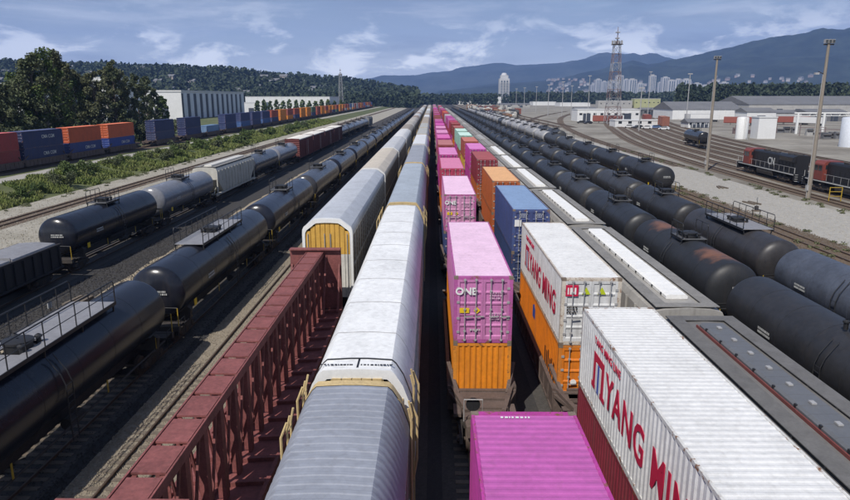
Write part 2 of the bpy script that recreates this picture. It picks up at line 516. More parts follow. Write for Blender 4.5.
_dg = None
def text_mesh(txt, size, k, face, ext=.006, bold=.0, sx=1.0, sp=1.0):
    """lettering as a mesh; face: '-x', '+x' or '-y' is the way it looks; centred on its origin"""
    cu = bpy.data.curves.new('lettering', 'FONT')
    cu.body = txt; cu.size = size; cu.extrude = ext; cu.offset = bold
    cu.space_character = sp; cu.align_x = 'CENTER'; cu.align_y = 'CENTER'; cu.resolution_u = 3
    o = bpy.data.objects.new('lettering', cu); C.objects.link(o)
    dg = bpy.context.evaluated_depsgraph_get()
    me = bpy.data.meshes.new_from_object(o.evaluated_get(dg))
    bpy.data.objects.remove(o)
    ex, ey, ez = {'-x': ((0, -1, 0), (0, 0, 1), (-1, 0, 0)), '+x': ((0, 1, 0), (0, 0, 1), (1, 0, 0)),
                  '-y': ((1, 0, 0), (0, 0, 1), (0, -1, 0))}[face]
    m4 = Matrix(((ex[0] * sx, ey[0], ez[0], 0), (ex[1] * sx, ey[1], ez[1], 0), (ex[2] * sx, ey[2], ez[2], 0), (0, 0, 0, 1)))
    me.transform(m4)
    me.materials.clear(); me.materials.append(M[k])
    return me

ORD = ['nearest', 'second', 'third', 'fourth', 'fifth', 'sixth', 'seventh', 'eighth', 'ninth', 'tenth', 'eleventh', 'twelfth',
       'thirteenth', 'fourteenth', 'fifteenth', 'sixteenth', 'seventeenth', 'eighteenth', 'nineteenth', 'twentieth']
_tens = {20: 'twenty', 30: 'thirty', 40: 'forty', 50: 'fifty', 60: 'sixty', 70: 'seventy'}
def ordn(i):
    if i < 20: return ORD[i]
    t, u = (i + 1) // 10 * 10, (i + 1) % 10
    if u == 0: return _tens[t][:-1] + 'ieth'
    return _tens[t] + '-' + ['', 'first', 'second', 'third', 'fourth', 'fifth', 'sixth', 'seventh', 'eighth', 'ninth'][u]

def ordl(i):
    return 'first' if i == 0 else ordn(i)

# picture measurements -> places (used for far buildings and poles)
TH = R(PITCH); CT, ST = math.cos(TH), math.sin(TH)
def dirpx(px, py):
    u, v = (px - 425) / 650.5, (py - 250) / 650.5
    d = Vector((u, CT - v * ST, -ST - v * CT))
    return Matrix.Rotation(R(YAW), 3, 'Z') @ d
def at(px, py, z=0.):
    d = dirpx(px, py); t = (z - CAM.z) / d.z
    return CAM + d * t
def atY(px, py, Y):
    d = dirpx(px, py)
    return CAM + d * (Y / d.y)
# ------------------------------------------------------------------ ground
def sheet(name, pts, z, k):
    mb = MB(); mb.add([(x, y, z) for x, y in pts], [tuple(range(len(pts)))], k)
    me = mb.mesh(name)
    if me.polygons[0].normal.z < 0: me.flip_normals()
    return tag(ob(name, me), kind='structure')

def ribbon(path, half, z, k, name, kind='structure', jit=0., parent=None, side=None, seed=1):
    """a strip of ground along a path, with an uneven edge"""
    rnd = random.Random(seed)
    rows = []
    for i, p in enumerate(path):
        a, b = path[max(i - 1, 0)], path[min(i + 1, len(path) - 1)]
        d = Vector((b[0] - a[0], b[1] - a[1])).normalized(); n = Vector((d.y, -d.x))
        h0, h1 = half + rnd.uniform(-jit, jit), half + rnd.uniform(-jit, jit)
        rows.append([(p[0] - n.x * h0, p[1] - n.y * h0, z), (p[0] + n.x * h1, p[1] + n.y * h1, z)])
    me = MB().strip(rows, k).mesh(name)
    if me.polygons[0].normal.z < 0: me.flip_normals()
    o = ob(name, me, parent)
    if kind: o['kind'] = kind
    return o

def straight(x, y0, y1, step):
    n = max(2, int((y1 - y0) / step))
    return [(x, y0 + (y1 - y0) * i / n) for i in range(n + 1)]

sheet('ground', [(-9000, -300), (9000, -300), (9000, 9000), (-9000, 9000)], 0, 'plain')
sheet('yard_ground', [(-51, -60), (240, -60), (420, 1300), (-60, 1300)], .004, 'earth')
ribbon(straight(-12, -60, 1300, 3), 16.5, .008, 'ballast', 'dark_yard_ballast', jit=.4, seed=3)
ribbon(straight(17, -60, 1300, 3), 19.0, .012, 'ballast', 'dark_yard_ballast', jit=.5, seed=4)
ribbon(straight(-41, -60, 1300, 4), 12.4, .016, 'gravel2', 'gravel_service_road', jit=.5, seed=5)
ribbon(straight(33.5, -60, 700, 3), 4.6, .020, 'ballast_b', 'brown_track_ballast', jit=.5, seed=6)
ribbon(straight(43.6, -60, 700, 3), 5.6, .024, 'gravel', 'gravel_access_road', jit=.5, seed=7)
ribbon([(-22.7 + .15 * math.sin(y * .21), y) for y in np.arange(-20, 420, 1.5)], .75, .028, 'paledirt', 'tan_dirt_strip', jit=.22, seed=8)  # strip of light tan dirt on the dark ballast

# the raised strip on the far left: bank, road and track bed of the container train
bank = []
for i in range(0, 90):
    y = -30 + i * 10
    w_ = .25 * mnoise.noise(Vector((y * .05, 0, 3)))
    bank.append([(-52.4 + .6 * w_, y, .006), (-55 + w_, y, .5 + .2 * w_), (-58.5 + w_, y, 1.1 + .2 * w_), (-61, y, 1.5), (-140, y, 1.5), (-141, y, .02)])
me = MB().strip(bank, 'grassland').mesh('grassy_bank', smooth=60)
if me.polygons[0].normal.z < 0: me.flip_normals()
tag(ob('grassy_bank', me), kind='structure')
ribbon(straight(-63.4, -30, 860, 4), 1.9, 1.508, 'gravel', 'gravel_lane', jit=.25, seed=9)
ribbon(straight(-70, -30, 860, 4), 3.0, 1.512, 'bedb', 'track_ballast', jit=.25, seed=10)

# ------------------------------------------------------------------ tracks
def resample(pts, step):
    P = [Vector((*p, 0)) for p in pts]
    P = [P[0] * 2 - P[1]] + P + [P[-1] * 2 - P[-2]]
    dense = []
    for i in range(1, len(P) - 2):
        for t in np.linspace(0, 1, 40, endpoint=False):
            a, b, c, d = P[i - 1:i + 3]
            dense.append(.5 * ((2 * b) + (c - a) * t + (2 * a - 5 * b + 4 * c - d) * t * t + (3 * b - a - 3 * c + d) * t ** 3))
    dense.append(P[-2])
    outp, acc = [dense[0]], 0.
    for a, b in zip(dense, dense[1:]):
        seg = (b - a).length
        while acc + seg >= step:
            t = (step - acc) / seg
            a = a.lerp(b, t); seg = (b - a).length; acc = 0.
            outp.append(a.copy())
        acc += seg
    return outp

SLEEPER = MB().box(-1.27, 1.27, -.115, .115, -.12, .055, 'tie').mesh('sleeper')
railprof = [(-.035, .17), (.035, .17), (.035, .135), (.012, .12), (.012, .03), (.07, .012), (.07, 0), (-.07, 0), (-.07, .012), (-.012, .03), (-.012, .12), (-.035, .135)]
def track(path, label_none=None, near=0, z=0., bed='bedd', bedw=1.75, y_near=(12, 60), sleepers_to=160, seed=0):
    root = ob('railway_track', None, None)
    tag(root, kind='structure')
    pts = path
    rnd = random.Random(seed)
    for sgn in (-1, 1):
        rows = []
        for i, p in enumerate(pts):
            a, b = pts[max(i - 1, 0)], pts[min(i + 1, len(pts) - 1)]
            d = Vector((b[0] - a[0], b[1] - a[1])).normalized(); n = Vector((d.y, -d.x))
            rows.append([(p[0] + n.x * (sgn * .7175 + u), p[1] + n.y * (sgn * .7175 + u), z + .03 + h) for u, h in railprof])
        ob('rail', fixn(MB().strip(rows, 'railhead', closed=True).mesh('rail')), root)
    # bed
    rows = []
    for i, p in enumerate(pts):
        a, b = pts[max(i - 1, 0)], pts[min(i + 1, len(pts) - 1)]
        d = Vector((b[0] - a[0], b[1] - a[1])).normalized(); n = Vector((d.y, -d.x))
        j0, j1 = rnd.uniform(-.15, .15), rnd.uniform(-.15, .15)
        rows.append([(p[0] + n.x * u, p[1] + n.y * u, z + h) for u, h in ((-bedw - j0, .03), (-bedw + .4, .055), (0, .06), (bedw - .4, .055), (bedw + j1, .03))])
    me = MB().strip(rows, bed).mesh('ballast_bed')
    if me.polygons[0].normal.z < 0: me.flip_normals()
    ob('ballast_bed', me, root)
    # sleepers: single ones where the picture shows them, one joined part beyond
    cum = 0.; nexts = 0.; far = MB(); cnt = 0
    for a, b in zip(pts, pts[1:]):
        a, b = Vector((a[0], a[1], 0)), Vector((b[0], b[1], 0))
        seg = (b - a).length
        while nexts < cum + seg:
            q = a.lerp(b, (nexts - cum) / seg); nexts += .56
            if q.y < 8 or q.y > sleepers_to: continue
            ang = math.atan2(-(b - a).x, (b - a).y)
            if near and y_near[0] < q.y < y_near[1] and cnt < near:
                o = ob('sleeper', SLEEPER, root, (q.x + rnd.uniform(-.05, .05), q.y, z + .03), ang + rnd.uniform(-.02, .02)); cnt += 1
            else:
                mt = Matrix.Translation((q.x, q.y, z + .03)) @ Matrix.Rotation(ang, 4, 'Z')
                o_ = [mt @ Vector((x, y, .052)) for x, y in ((-1.27, -.115), (1.27, -.115), (1.27, .115), (-1.27, .115))]
                o2 = [mt @ Vector((x, y, -.03)) for x, y in ((-1.27, -.115), (1.27, -.115), (1.27, .115), (-1.27, .115))]
                far.add(o_ + o2, [(0, 1, 2, 3), (0, 4, 5, 1), (2, 6, 7, 3), (1, 5, 6, 2), (3, 7, 4, 0)], 'tie')
    if far.v:
        tag(ob('sleeper_run', far.mesh('sleeper_run'), root), kind='stuff')
    return root

X_T1, X_T2, X_H, X_R4, X_R5, X_R6 = 2.15, 6.55, 10.9, 16.9, 22.6, 31.0
X_A1, X_A2, X_E, X_L3, X_L4 = -2.02, -6.35, -10.85, -15.1, -28.9
for i, x in enumerate((X_T1, X_T2, X_H, X_R4, X_R5, X_A1, X_A2, X_L3, X_L4)):
    track(straight(x, -10, 1150, 40), near=0, sleepers_to=110, bed='bedd', seed=i)
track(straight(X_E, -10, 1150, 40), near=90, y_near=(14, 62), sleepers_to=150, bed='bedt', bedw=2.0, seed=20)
track(straight(X_R6, -10, 900, 40), near=60, y_near=(30, 62), sleepers_to=120, bed='bedb', seed=21)
track(straight(35.6, -10, 700, 40), near=70, y_near=(34, 70), sleepers_to=140, bed='bedb', seed=22)
track(straight(-46.6, -10, 900, 40), near=90, y_near=(45, 95), sleepers_to=170, bed='bedb', seed=23)
track(straight(-70, -20, 850, 40), z=1.5, sleepers_to=20, bed='bedb', seed=24)
FAN0 = [(55.5, -20), (57.0, 60), (57.8, 105), (60.5, 150), (66, 200), (77, 260), (97, 350), (130, 470), (175, 600)]
fan_paths = {}
def offset(path, o):
    r = []
    for i, p in enumerate(path):
        a, b = path[max(i - 1, 0)], path[min(i + 1, len(path) - 1)]
        d = Vector((b[0] - a[0], b[1] - a[1])).normalized()
        r.append((p[0] + d.y * o, p[1] - d.x * o))
    return r
base = [(p.x, p.y) for p in resample(FAN0, 6.)]
for i, o in enumerate((-4.6, 0, 4.6, 9.2, 13.8, 18.4, 23.0, 27.6)):
    fan_paths[i] = offset(base, o)
    track(fan_paths[i], near=(60 if i < 2 else 0), y_near=(88, 125), sleepers_to=260, bed='bedb', seed=30 + i)
# lead that leaves the gravel road side and curves to the far ladder
track([(p.x, p.y) for p in resample([(49.5, 130), (51, 190), (56, 260), (68, 350), (88, 450), (118, 560)], 8.)], sleepers_to=300, bed='bedb', seed=41)
track([(p.x, p.y) for p in resample([(38, 230), (44, 300), (58, 390), (85, 500), (130, 640)], 10.)], sleepers_to=300, bed='bedb', seed=42)
# ------------------------------------------------------------------ rolling stock, each kind described once
def mesh_wheel():
    mb = MB()
    mb.lathe([(-.07, .20), (-.07, .46), (.045, .455), (.05, .50), (.08, .50), (.08, .20)], 18, 'wheel', 'x')
    mb.lathe([(-.03, .0), (-.03, .21), (.05, .21), (.05, .0)], 12, 'wheel', 'x', cap=False)
    return fixn(mb.mesh('wheel', 40))
WHEEL = mesh_wheel()
def mesh_truck():
    mb = MB()
    for sx in (-1, 1):
        x0 = sx * 1.0
        prof = [(-1.25, .42), (-1.1, .62), (-.55, .70), (0, .72), (.55, .70), (1.1, .62), (1.25, .42), (1.02, .36), (.62, .30), (.35, .17), (-.35, .17), (-.62, .30), (-1.02, .36)]
        mb.prism(prof, 'x', x0 - .07, x0 + .07, 'grime')
        for y in (-.89, .89):
            mb.lathe([(x0 - .02 + sx * .05, .17), (x0 - .02 + sx * .14, .15)], 10, 'wheel', 'x', (0, y, .46))
        for y in (-.16, 0, .16):
            mb.lathe([(.22, .07), (.55, .07)], 8, 'wheel', 'z', (x0 + sx * .04, y, 0))
    mb.box(-1.05, 1.05, -.2, .2, .52, .74, 'grime')
    for y in (-.89, .89):
        mb.tube([(-.9, y, .46), (.9, y, .46)], .08, 8, 'wheel')
    return fixn(mb.mesh('truck', 35))
TRUCK = mesh_truck()
def truck(y):
    return Node('truck', TRUCK, (0, y, 0), kids=[Node('wheel', WHEEL, (sx * .76, yy, .46), rz=(0 if sx < 0 else math.pi), fine=True) for sx in (-1, 1) for yy in (-.89, .89)])
def mesh_coupler():
    mb = MB()
    mb.box(-.11, .11, -.1, .62, .78, .98, 'grime'); mb.box(-.2, .2, .5, .78, .72, 1.04, 'grime')
    mb.tube([(.25, 0, .8), (.35, .3, .55), (.3, .62, .6)], .03, 6, 'darkmetal')
    return fixn(mb.mesh('coupler', 35))
COUPLER = mesh_coupler()
def couplers(y):
    return [Node('coupler', COUPLER, (0, y, 0)), Node('coupler', COUPLER, (0, -y, 0), rz=math.pi)]

# ---- shipping container, 40 ft high cube; door end at -y
CL, CW, CH = 12.19, 2.438, 2.896
def corr(length, period, depth, z0, z1, k, axis='y'):
    """trapezoid corrugations along an axis, faces outward -x side"""
    n = int(round(length / period)); p = length / n
    line = []
    for i in range(n):
        y = -length / 2 + i * p
        line += [(0, y), (0, y + .30 * p), (depth, y + .5 * p), (depth, y + .80 * p)]
    line.append((0, length / 2))
    return line
def mesh_side(L_=CL, period=.278, z0=.16, z1=CH - .10, k='paint', depth=.036):
    ln = corr(L_ - .32, period, depth, z0, z1, k)
    mb = MB(); mb.strip([[(x, y, z0) for x, y in ln], [(x, y, z1) for x, y in ln]], k)
    return fixn(mb.mesh('side_panel'))
SIDE = mesh_side()
def mesh_roof(L_=CL):
    ln = corr(L_ - .36, .232, .013, 0, 0, 'roofpaint')
    mb = MB(); mb.strip([[(-CW / 2 + .05, y, -x) for x, y in ln], [(CW / 2 - .05, y, -x) for x, y in ln]], 'roofpaint')
    me = mb.mesh('roof_panel')
    if sum(p.normal.z for p in me.polygons) < 0: me.flip_normals()
    return me
ROOF = mesh_roof()
def mesh_end():
    ln = corr(CW - .30, .238, .04, 0, 0, 'paint')
    mb = MB(); mb.strip([[(y, x, .17) for x, y in ln], [(y, x, CH - .11) for x, y in ln]], 'paint')
    return fixn(mb.mesh('end_panel'))
ENDP = mesh_end()
def mesh_door():
    """one leaf, hinge at x=0, spans to x=1.06; faces -y"""
    W_ = 1.065; z = .17; rows = []
    prof = [(.17, 0)]
    zs = [.30, .74, .80, 1.22, 1.28, 1.70, 1.76, 2.18, 2.24, 2.66]
    for i in range(0, len(zs), 2):
        a, b = zs[i], zs[i + 1]
        prof += [(a, 0), (a + .05, .035), (b - .05, .035), (b, 0)]
    prof.append((CH - .12, 0))
    mb = MB()
    mb.strip([[(.09, y, zz) for zz, y in prof], [(W_ - .09, y, zz) for zz, y in prof]], 'paint')
    for a, b in ((.0, .09), (W_ - .09, W_)):
        mb.box(a, b, -.008, .05, .17, CH - .12, 'paint')
    mb.box(.0, W_, -.005, .05, .17, .24, 'paint'); mb.box(.0, W_, -.006, .05, CH - .19, CH - .12, 'paint')
    for zz in (.5, 1.1, 1.8, 2.4):
        mb.box(-.03, .09, -.035, -.009, zz - .05, zz + .05, 'bar')
    return fixn(mb.mesh('door'))
DOOR = mesh_door()
DOORM = DOOR.copy(); DOORM.transform(Matrix.Scale(-1, 4, (1, 0, 0))); DOORM.flip_normals()
def mesh_bar():
    mb = MB(); mb.tube([(0, -.06, .1), (0, -.06, CH - .07)], .019, 8, 'bar')
    for zz in (.16, .55, 1.5, 2.3, CH - .13):
        mb.box(-.05, .05, -.085, -.036, zz - .035, zz + .035, 'bar')
    mb.beam((0, -.085, 1.18), (.34, -.075, 1.2), .03, .05, 'bar')
    return fixn(mb.mesh('locking_bar', 40))
BAR = mesh_bar()
def mesh_cframe(door=True):
    mb = MB(); h = CW / 2; l = CL / 2
    for sx in (-1, 1):
        for sy in (-1, 1):
            mb.box(*sorted((sx * h, sx * (h - .15))), *sorted((sy * l, sy * (l - .16))), .118, CH - .118, 'frame')
        mb.box(*sorted((sx * (h - .003), sx * (h - .07))), -l + .16, l - .16, CH - .10, CH - .002, 'frame')
        mb.box(*sorted((sx * (h - .003), sx * (h - .06))), -l + .16, l - .16, .01, .17, 'frame')
    for sy in (-1, 1):
        mb.box(-h + .15, h - .15, *sorted((sy * (l - .003), sy * (l - .1))), CH - .12, CH - .004, 'frame')
        mb.box(-h + .15, h - .15, *sorted((sy * (l - .003), sy * (l - .1))), .012, .17, 'frame')
        mb.box(-h + .06, h - .06, *sorted((sy * (l - .105), sy * (l - .17))), CH - .03, CH - .006, 'frame')
    mb.box(-h + .06, h - .06, -l + .1, l - .1, .1, .12, 'grime')
    return fixn(mb.mesh('container_frame'))
CFRAME = mesh_cframe()
CAST = MB().box(-.089, .089, -.089, .089, -.059, .059, 'cast').mesh('corner_casting')
def cast_nodes():
    return [Node('corner_casting', CAST, (sx * (CW / 2 - .086), sy * (CL / 2 - .086), z), fine=True)
            for sx in (-1, 1) for sy in (-1, 1) for z in (.059, CH - .056)]
def container(end='door', extra=()):
    h, l = CW / 2, CL / 2
    ns = [Node('frame', CFRAME, ck='frame'),
          Node('side_panel', SIDE, (-h + .006, 0, 0)), Node('side_panel', SIDE, (h - .006, 0, 0), rz=math.pi),
          Node('roof_panel', ROOF, (0, 0, CH - .012), ck='roof')]
    def ends(kind, flip):
        y = (l - .012) * (-1 if not flip else 1); rz = math.pi if flip else 0
        if kind == 'end':
            return [Node('end_panel', ENDP, (0, y + (-.0 if not flip else 0), 0), rz=rz)]
        s = -1 if flip else 1
        bars = lambda: [Node('locking_bar', BAR, (.30, 0, 0), fine=True), Node('locking_bar', BAR, (.76, 0, 0), fine=True)]
        barsm = lambda: [Node('locking_bar', BAR, (-.30, 0, 0), fine=True), Node('locking_bar', BAR, (-.76, 0, 0), fine=True)]
        return [Node('door', DOOR, (-s * 1.068, y, 0), rz=rz, kids=bars()), Node('door', DOORM, (s * 1.068, y, 0), rz=rz, kids=barsm())]
    ns += ends('door' if end == 'door' else 'end', False)
    ns += ends('end' if end == 'door' else 'door', True)
    return ns + cast_nodes() + list(extra)
CONT_D, CONT_E = container('door'), container('end')

# markings
def ym_logo():
    mb = MB()
    a, b = -.62, .62                      # along y (text runs towards -y)
    def bx(y0, y1, z0, z1, k): mb.box(-.012, 0, -y1, -y0, z0, z1, k)
    bx(-.62, .62, .36, .62, 'ymred'); bx(-.62, -.36, -.45, .36, 'ymred'); bx(.36, .62, -.45, .36, 'ymred')
    bx(-.78, -.28, -.62, -.45, 'ymred'); bx(.28, .78, -.62, -.45, 'ymred')
    bx(-.33, -.12, -.62, .33, 'white'); bx(-.10, .10, -.62, .33, 'ymblue'); bx(.12, .33, -.62, .33, 'white')
    return fixn(mb.mesh('shipping_line_logo'))
YM_LOGO = ym_logo()
YM_TEXT = text_mesh('YANG MING', 1.45, 'ymred', '-x', bold=.028, sx=.86, sp=1.12)
YM_SMALL = text_mesh('YANG MING LINE', .34, 'ymred', '-x', bold=.004, sp=1.1)
def ymsmall_door():
    mb = MB(); mb.box(-.26, .26, -.004, .004, -.24, .24, 'ymred')
    for x in (-.13, .05):
        mb.box(x - .05, x - .0, -.008, -.004, -.16, .12, 'white'); mb.box(x + .05, x + .12, -.008, -.004, -.16, .12, 'white')
    return fixn(mb.mesh('door_emblem'))
DOOR_EMBLEM = ymsmall_door()
TRI = MB().prism([(-.17, -.14), (.17, -.14), (0, .17)], 'y', -.004, .004, 'label_g').mesh('warning_triangle')
def stripes(wd, ht, k, n, seed):
    """illegible small print: rows of short bars"""
    rnd = random.Random(seed); mb = MB()
    for i in range(n):
        z = ht / 2 - ht * (i + .5) / n; x = -wd / 2
        while x < wd / 2 - .04:
            w_ = rnd.uniform(.03, .09); mb.box(x, min(x + w_, wd / 2), -.003, .003, z - ht / n * .32, z + ht / n * .32, k); x += w_ + rnd.uniform(.02, .05)
    return fixn(mb.mesh('small_print'))
SMALLP = stripes(.42, .36, 'grime', 3, 4); SMALLW = stripes(.5, .36, 'dimprint', 3, 5); SMALLT = stripes(.5, .12, 'stencil', 1, 6)
YL = MB().box(-.2, .2, -.004, .004, -.11, .11, 'label_y').mesh('yellow_label')
YD = MB().prism([(-.14, 0), (0, -.14), (.14, 0), (0, .14)], 'y', -.004, .004, 'label_y').mesh('warning_diamond')
WSQ = MB().box(-.22, .22, -.004, .004, -.22, .22, 'white').mesh('white_label')
ONE_T = text_mesh('ONE', .42, 'white', '-y', bold=.014)
yd = -CL / 2 - .02
h = CW / 2
YM_MARKS = [Node('shipping_line_logo', YM_LOGO, (-h + .002, 3.55, 1.42)), Node('lettering', YM_TEXT, (-h - .004, -1.15, 1.36)),
            Node('small_lettering', YM_SMALL, (-h - .004, 2.75, 2.42)),
            Node('door_emblem', DOOR_EMBLEM, (-.80, yd, 2.38)), Node('warning_triangle', TRI, (-.22, yd, 2.36)), Node('warning_triangle', TRI, (.42, yd, 2.36)),
            Node('small_print', SMALLP, (-.76, yd, 1.55)), Node('small_print', SMALLP, (.62, yd, 1.5))]
ONE_MARKS = [Node('lettering', ONE_T, (-.72, yd, 2.26)), Node('yellow_label', YL, (-.78, yd, 1.45)), Node('warning_diamond', YD, (-.26, yd, 1.45)),
             Node('small_print', SMALLW, (.5, yd, 2.1)), Node('small_print', SMALLW, (.5, yd, 1.2)), Node('small_print', SMALLT, (-.3, yd, .6))]
SMALLB = stripes(.5, .3, 'dimwhite', 3, 15)
BLUE_MARKS = [Node('white_label', WSQ, (-.86, yd, 2.0)), Node('small_print', SMALLB, (-.5, yd, 2.5)), Node('small_print', SMALLB, (.5, yd, 2.5)), Node('small_print', SMALLB, (-.6, yd, 1.1))]
CMA_T = text_mesh('CMA CGM', .85, 'stencil', '+x', bold=.01)
CMA_MARKS = [Node('lettering', CMA_T, (h + .004, 1.4, 1.75))]
HL_T = text_mesh('HL', 1.0, 'black', '-x', bold=.03)
def orange_marks():
    mb = MB()                                             # dark upright strokes low on the side, illegible in the photo
    rnd = random.Random(3)
    for i in range(6):
        y = -5.2 + i * .42
        mb.box(-.004, .004, y, y + .15, .75 + rnd.uniform(0, .1), 1.75 + rnd.uniform(-.2, .1), 'black')
    return fixn(mb.mesh('dark_strokes'))
BLUEMK = MB().prism([(-.35, -.3), (.35, -.3), (.35, .3), (-.1, .45), (-.35, .2)], 'x', -.004, .004, 'ymblue').mesh('blue_mark')
LAMPW = MB().lathe([(-.01, .13), (.01, .13)], 12, 'white', 'y').mesh('round_reflector')
LAMPY = MB().lathe([(-.01, .11), (.01, .11)], 12, 'label_y', 'y').mesh('round_label')
ORANGE_MARKS = [Node('dark_strokes', orange_marks(), (-h - .002, 0, 0)), Node('blue_mark', BLUEMK, (-h - .002, .6, 2.1)),
                Node('round_reflector', LAMPW, (-.55, yd, 1.25)), Node('round_label', LAMPY, (-.05, yd, 1.2))]
SMALLO = [Node('small_print', stripes(.5, 1.1, 'label_y', 3, 9), (.1, yd + .0, 1.6))]
CONT_YM = container('door', YM_MARKS); CONT_ONE = container('door', ONE_MARKS); CONT_BLUE = container('door', BLUE_MARKS)
CONT_CMA = container('door', CMA_MARKS); CONT_OR = container('door', ORANGE_MARKS)
_re = stripes(.7, .10, 'white', 1, 12); _re.transform(Matrix.Rotation(R(-90), 4, 'X')); ROOFEDGE = _re
CONT_PINKTOP = container('door', [Node('roof_edge_lettering', ROOFEDGE, (-.2, CL / 2 - .30, CH + .006))])

# ---- well car: length over the well, floor z .30
def mesh_wellside(Lw):
    mb = MB(); x = 1.36; l = Lw / 2
    mb.box(x - .06, x + .10, -l, l, 1.20, 1.34, 'rustdeck')
    mb.box(x - .01, x + .03, -l, l, .34, 1.20, 'rustdeck')
    mb.box(x - .16, x + .08, -l, l, .26, .34, 'rustdeck')
    n = int(Lw / 1.1)
    for i in range(n + 1):
        y = -l + Lw * i / n
        mb.box(x + .03, x + .09, y - .04, y + .04, .34, 1.2, 'rustdeck')
    return fixn(mb.mesh('well_side'))
def mesh_wellend():
    """platform over the truck, well end at y=0, reaches to y=+3.6"""
    mb = MB()
    mb.box(-1.42, 1.42, -.05, .16, .34, 1.22, 'rustdeck')
    mb.prism([(-1.42, .16), (1.42, .16), (.95, 1.4), (.8, 3.3), (-.8, 3.3), (-.95, 1.4)], 'z', 1.02, 1.16, 'rustdeck')
    mb.box(-.32, .32, .2, 3.5, .72, 1.02, 'rustdeck')
    for y in (.9, 1.7, 2.5):
        mb.box(-.92, .92, y - .07, y + .07, 1.16, 1.25, 'rustdeck')
    mb.box(-.82, .82, 3.3, 3.45, .85, 1.3, 'rustdeck')
    for sx in (-1, 1):
        mb.beam((sx * 1.36, -.5, 1.3), (sx * .72, 2.0, 1.22), .18, .12, 'rustdeck')
        mb.beam((sx * 1.05, .25, 1.16), (sx * 1.42, -.9, 2.05), .16, .10, 'rustdeck')
        mb.box(*sorted((sx * .95, sx * 1.25)), 1.0, 1.9, .9, 1.04, 'rustdeck')
    return fixn(mb.mesh('end_platform'))
WELLEND = mesh_wellend()
def mesh_brake():
    mb = MB(); mb.lathe([(-.02, .28), (.02, .28)], 14, 'darkmetal', 'y', (.0, 0, 0)); mb.tube([(0, .0, 0), (0, .0, -.6)], .03, 6, 'darkmetal')
    mb.tube([(-.35, .1, -.65), (-.35, .1, .25), (.35, .1, .25), (.35, .1, -.65)], .022, 6, 'bar')
    return fixn(mb.mesh('brake_stand'))
BRAKE = mesh_brake()
_wc = {}
def wellcar(Lw):
    if Lw not in _wc:
        s = mesh_wellside(Lw)
        s2 = s.copy(); s2.transform(Matrix.Rotation(math.pi, 4, 'Z'))
        floor = MB()
        for i in range(9):
            y = -Lw / 2 + Lw * (i + .5) / 9; floor.box(-1.33, 1.33, y - .14, y + .14, .20, .29, 'rustdeck')
        _wc[Lw] = [Node('well_side', s), Node('well_side', s2), Node('floor_beams', floor.mesh('floor_beams')),
                   Node('end_platform', WELLEND, (0, Lw / 2, 0), kids=[Node('brake_stand', BRAKE, (.55, 2.7, 1.85), fine=True)]),
                   Node('end_platform', WELLEND, (0, -Lw / 2, 0), rz=math.pi, kids=[Node('brake_stand', BRAKE, (.55, 2.7, 1.85), fine=True)]),
                   truck(Lw / 2 + 1.9), truck(-Lw / 2 - 1.9)] + couplers(Lw / 2 + 3.4)
    return _wc[Lw]

# ---- autorack
AL = 27.9
RP = [(-1.52, 5.18), (-1.50, 5.44), (-1.42, 5.60), (-.84, 6.04), (-.72, 6.09), (-.24, 6.12), (.24, 6.12), (.72, 6.09), (.84, 6.04), (1.42, 5.60), (1.50, 5.44), (1.52, 5.18)]
def mesh_arroof(kind):
    mb = MB(); l = AL / 2 - .30; rows = []
    if kind == 'ribbed':
        n = int(2 * l / .30)
        for i in range(n):
            y = -l + 2 * l * i / n; p = 2 * l / n
            for dy, dz in ((0, 0), (.45, 0), (.55, .014), (.9, .014)):
                rows.append([(x, y + dy * p, z + dz) for x, z in RP])
        rows.append([(x, l, z) for x, z in RP])
    else:
        rows = [[(x, -l, z) for x, z in RP], [(x, l, z) for x, z in RP]]
    mb.strip(rows, 'rackpaint')
    me = mb.mesh('roof', 18)
    if sum(p.normal.z for p in me.polygons) < 0: me.flip_normals()
    return me
AR_RIB, AR_SM = mesh_arroof('ribbed'), mesh_arroof('smooth')
def mesh_roofseam():
    rows = [[(x * 1.001, y, z + .008) for x, z in RP[1:-1]] for y in (-.03, .03)]
    me = MB().strip(rows, 'roofgrime').mesh('roof_seam')
    if sum(p.normal.z for p in me.polygons) < 0: me.flip_normals()
    return me
AR_SEAM = mesh_roofseam()
def mesh_arframe(k, wide=.30):
    """arched end frame, y from 0 outwards to wide"""
    mb = MB()
    outer = [(-1.54, .95)] + [(x * 1.012, z + .015) for x, z in RP] + [(1.54, .95)]
    inner = [(-1.38, .95)] + [(x * .90, 5.0 + (z - 5.18) * .93) for x, z in RP] + [(1.38, .95)]
    rows = [[(x, 0, z) for x, z in outer], [(x, wide, z) for x, z in outer], [(x, wide, z) for x, z in inner], [(x, 0, z) for x, z in inner]]
    mb.strip(rows, k)
    return fixn(mb.mesh('end_frame', 45))
ARF_Y, ARF_W = mesh_arframe('tanyellow'), mesh_arframe('white', .22)
def mesh_ardoor(k):
    """half of the end door, ribbed; x from 0 to 1.36, faces -y"""
    mb = MB()
    xs = [0, .12, .16, .42, .46, .72, .76, 1.02, 1.06, 1.34]
    for i in range(0, len(xs) - 1):
        y = 0 if i % 2 == 0 else .05
        top = 5.93 - max(0, xs[i + 1] - .72) * .95
        mb.box(xs[i], xs[i + 1], y, .12, 3.9, top, k)
        mb.box(xs[i], xs[i + 1], y + .003, .118, 1.15, 3.896, 'rackpaint')
    for xx in (.18, 1.2):
        mb.tube([(xx, -.06, 1.2), (xx, -.06, 5.2)], .025, 6, 'bar')
    return fixn(mb.mesh('end_door'))
ARD_Y = mesh_ardoor('yellow'); ARD_YM = ARD_Y.copy(); ARD_YM.transform(Matrix.Scale(-1, 4, (1, 0, 0))); ARD_YM.flip_normals()
NSC = 20
SCW = (AL - .9) / NSC
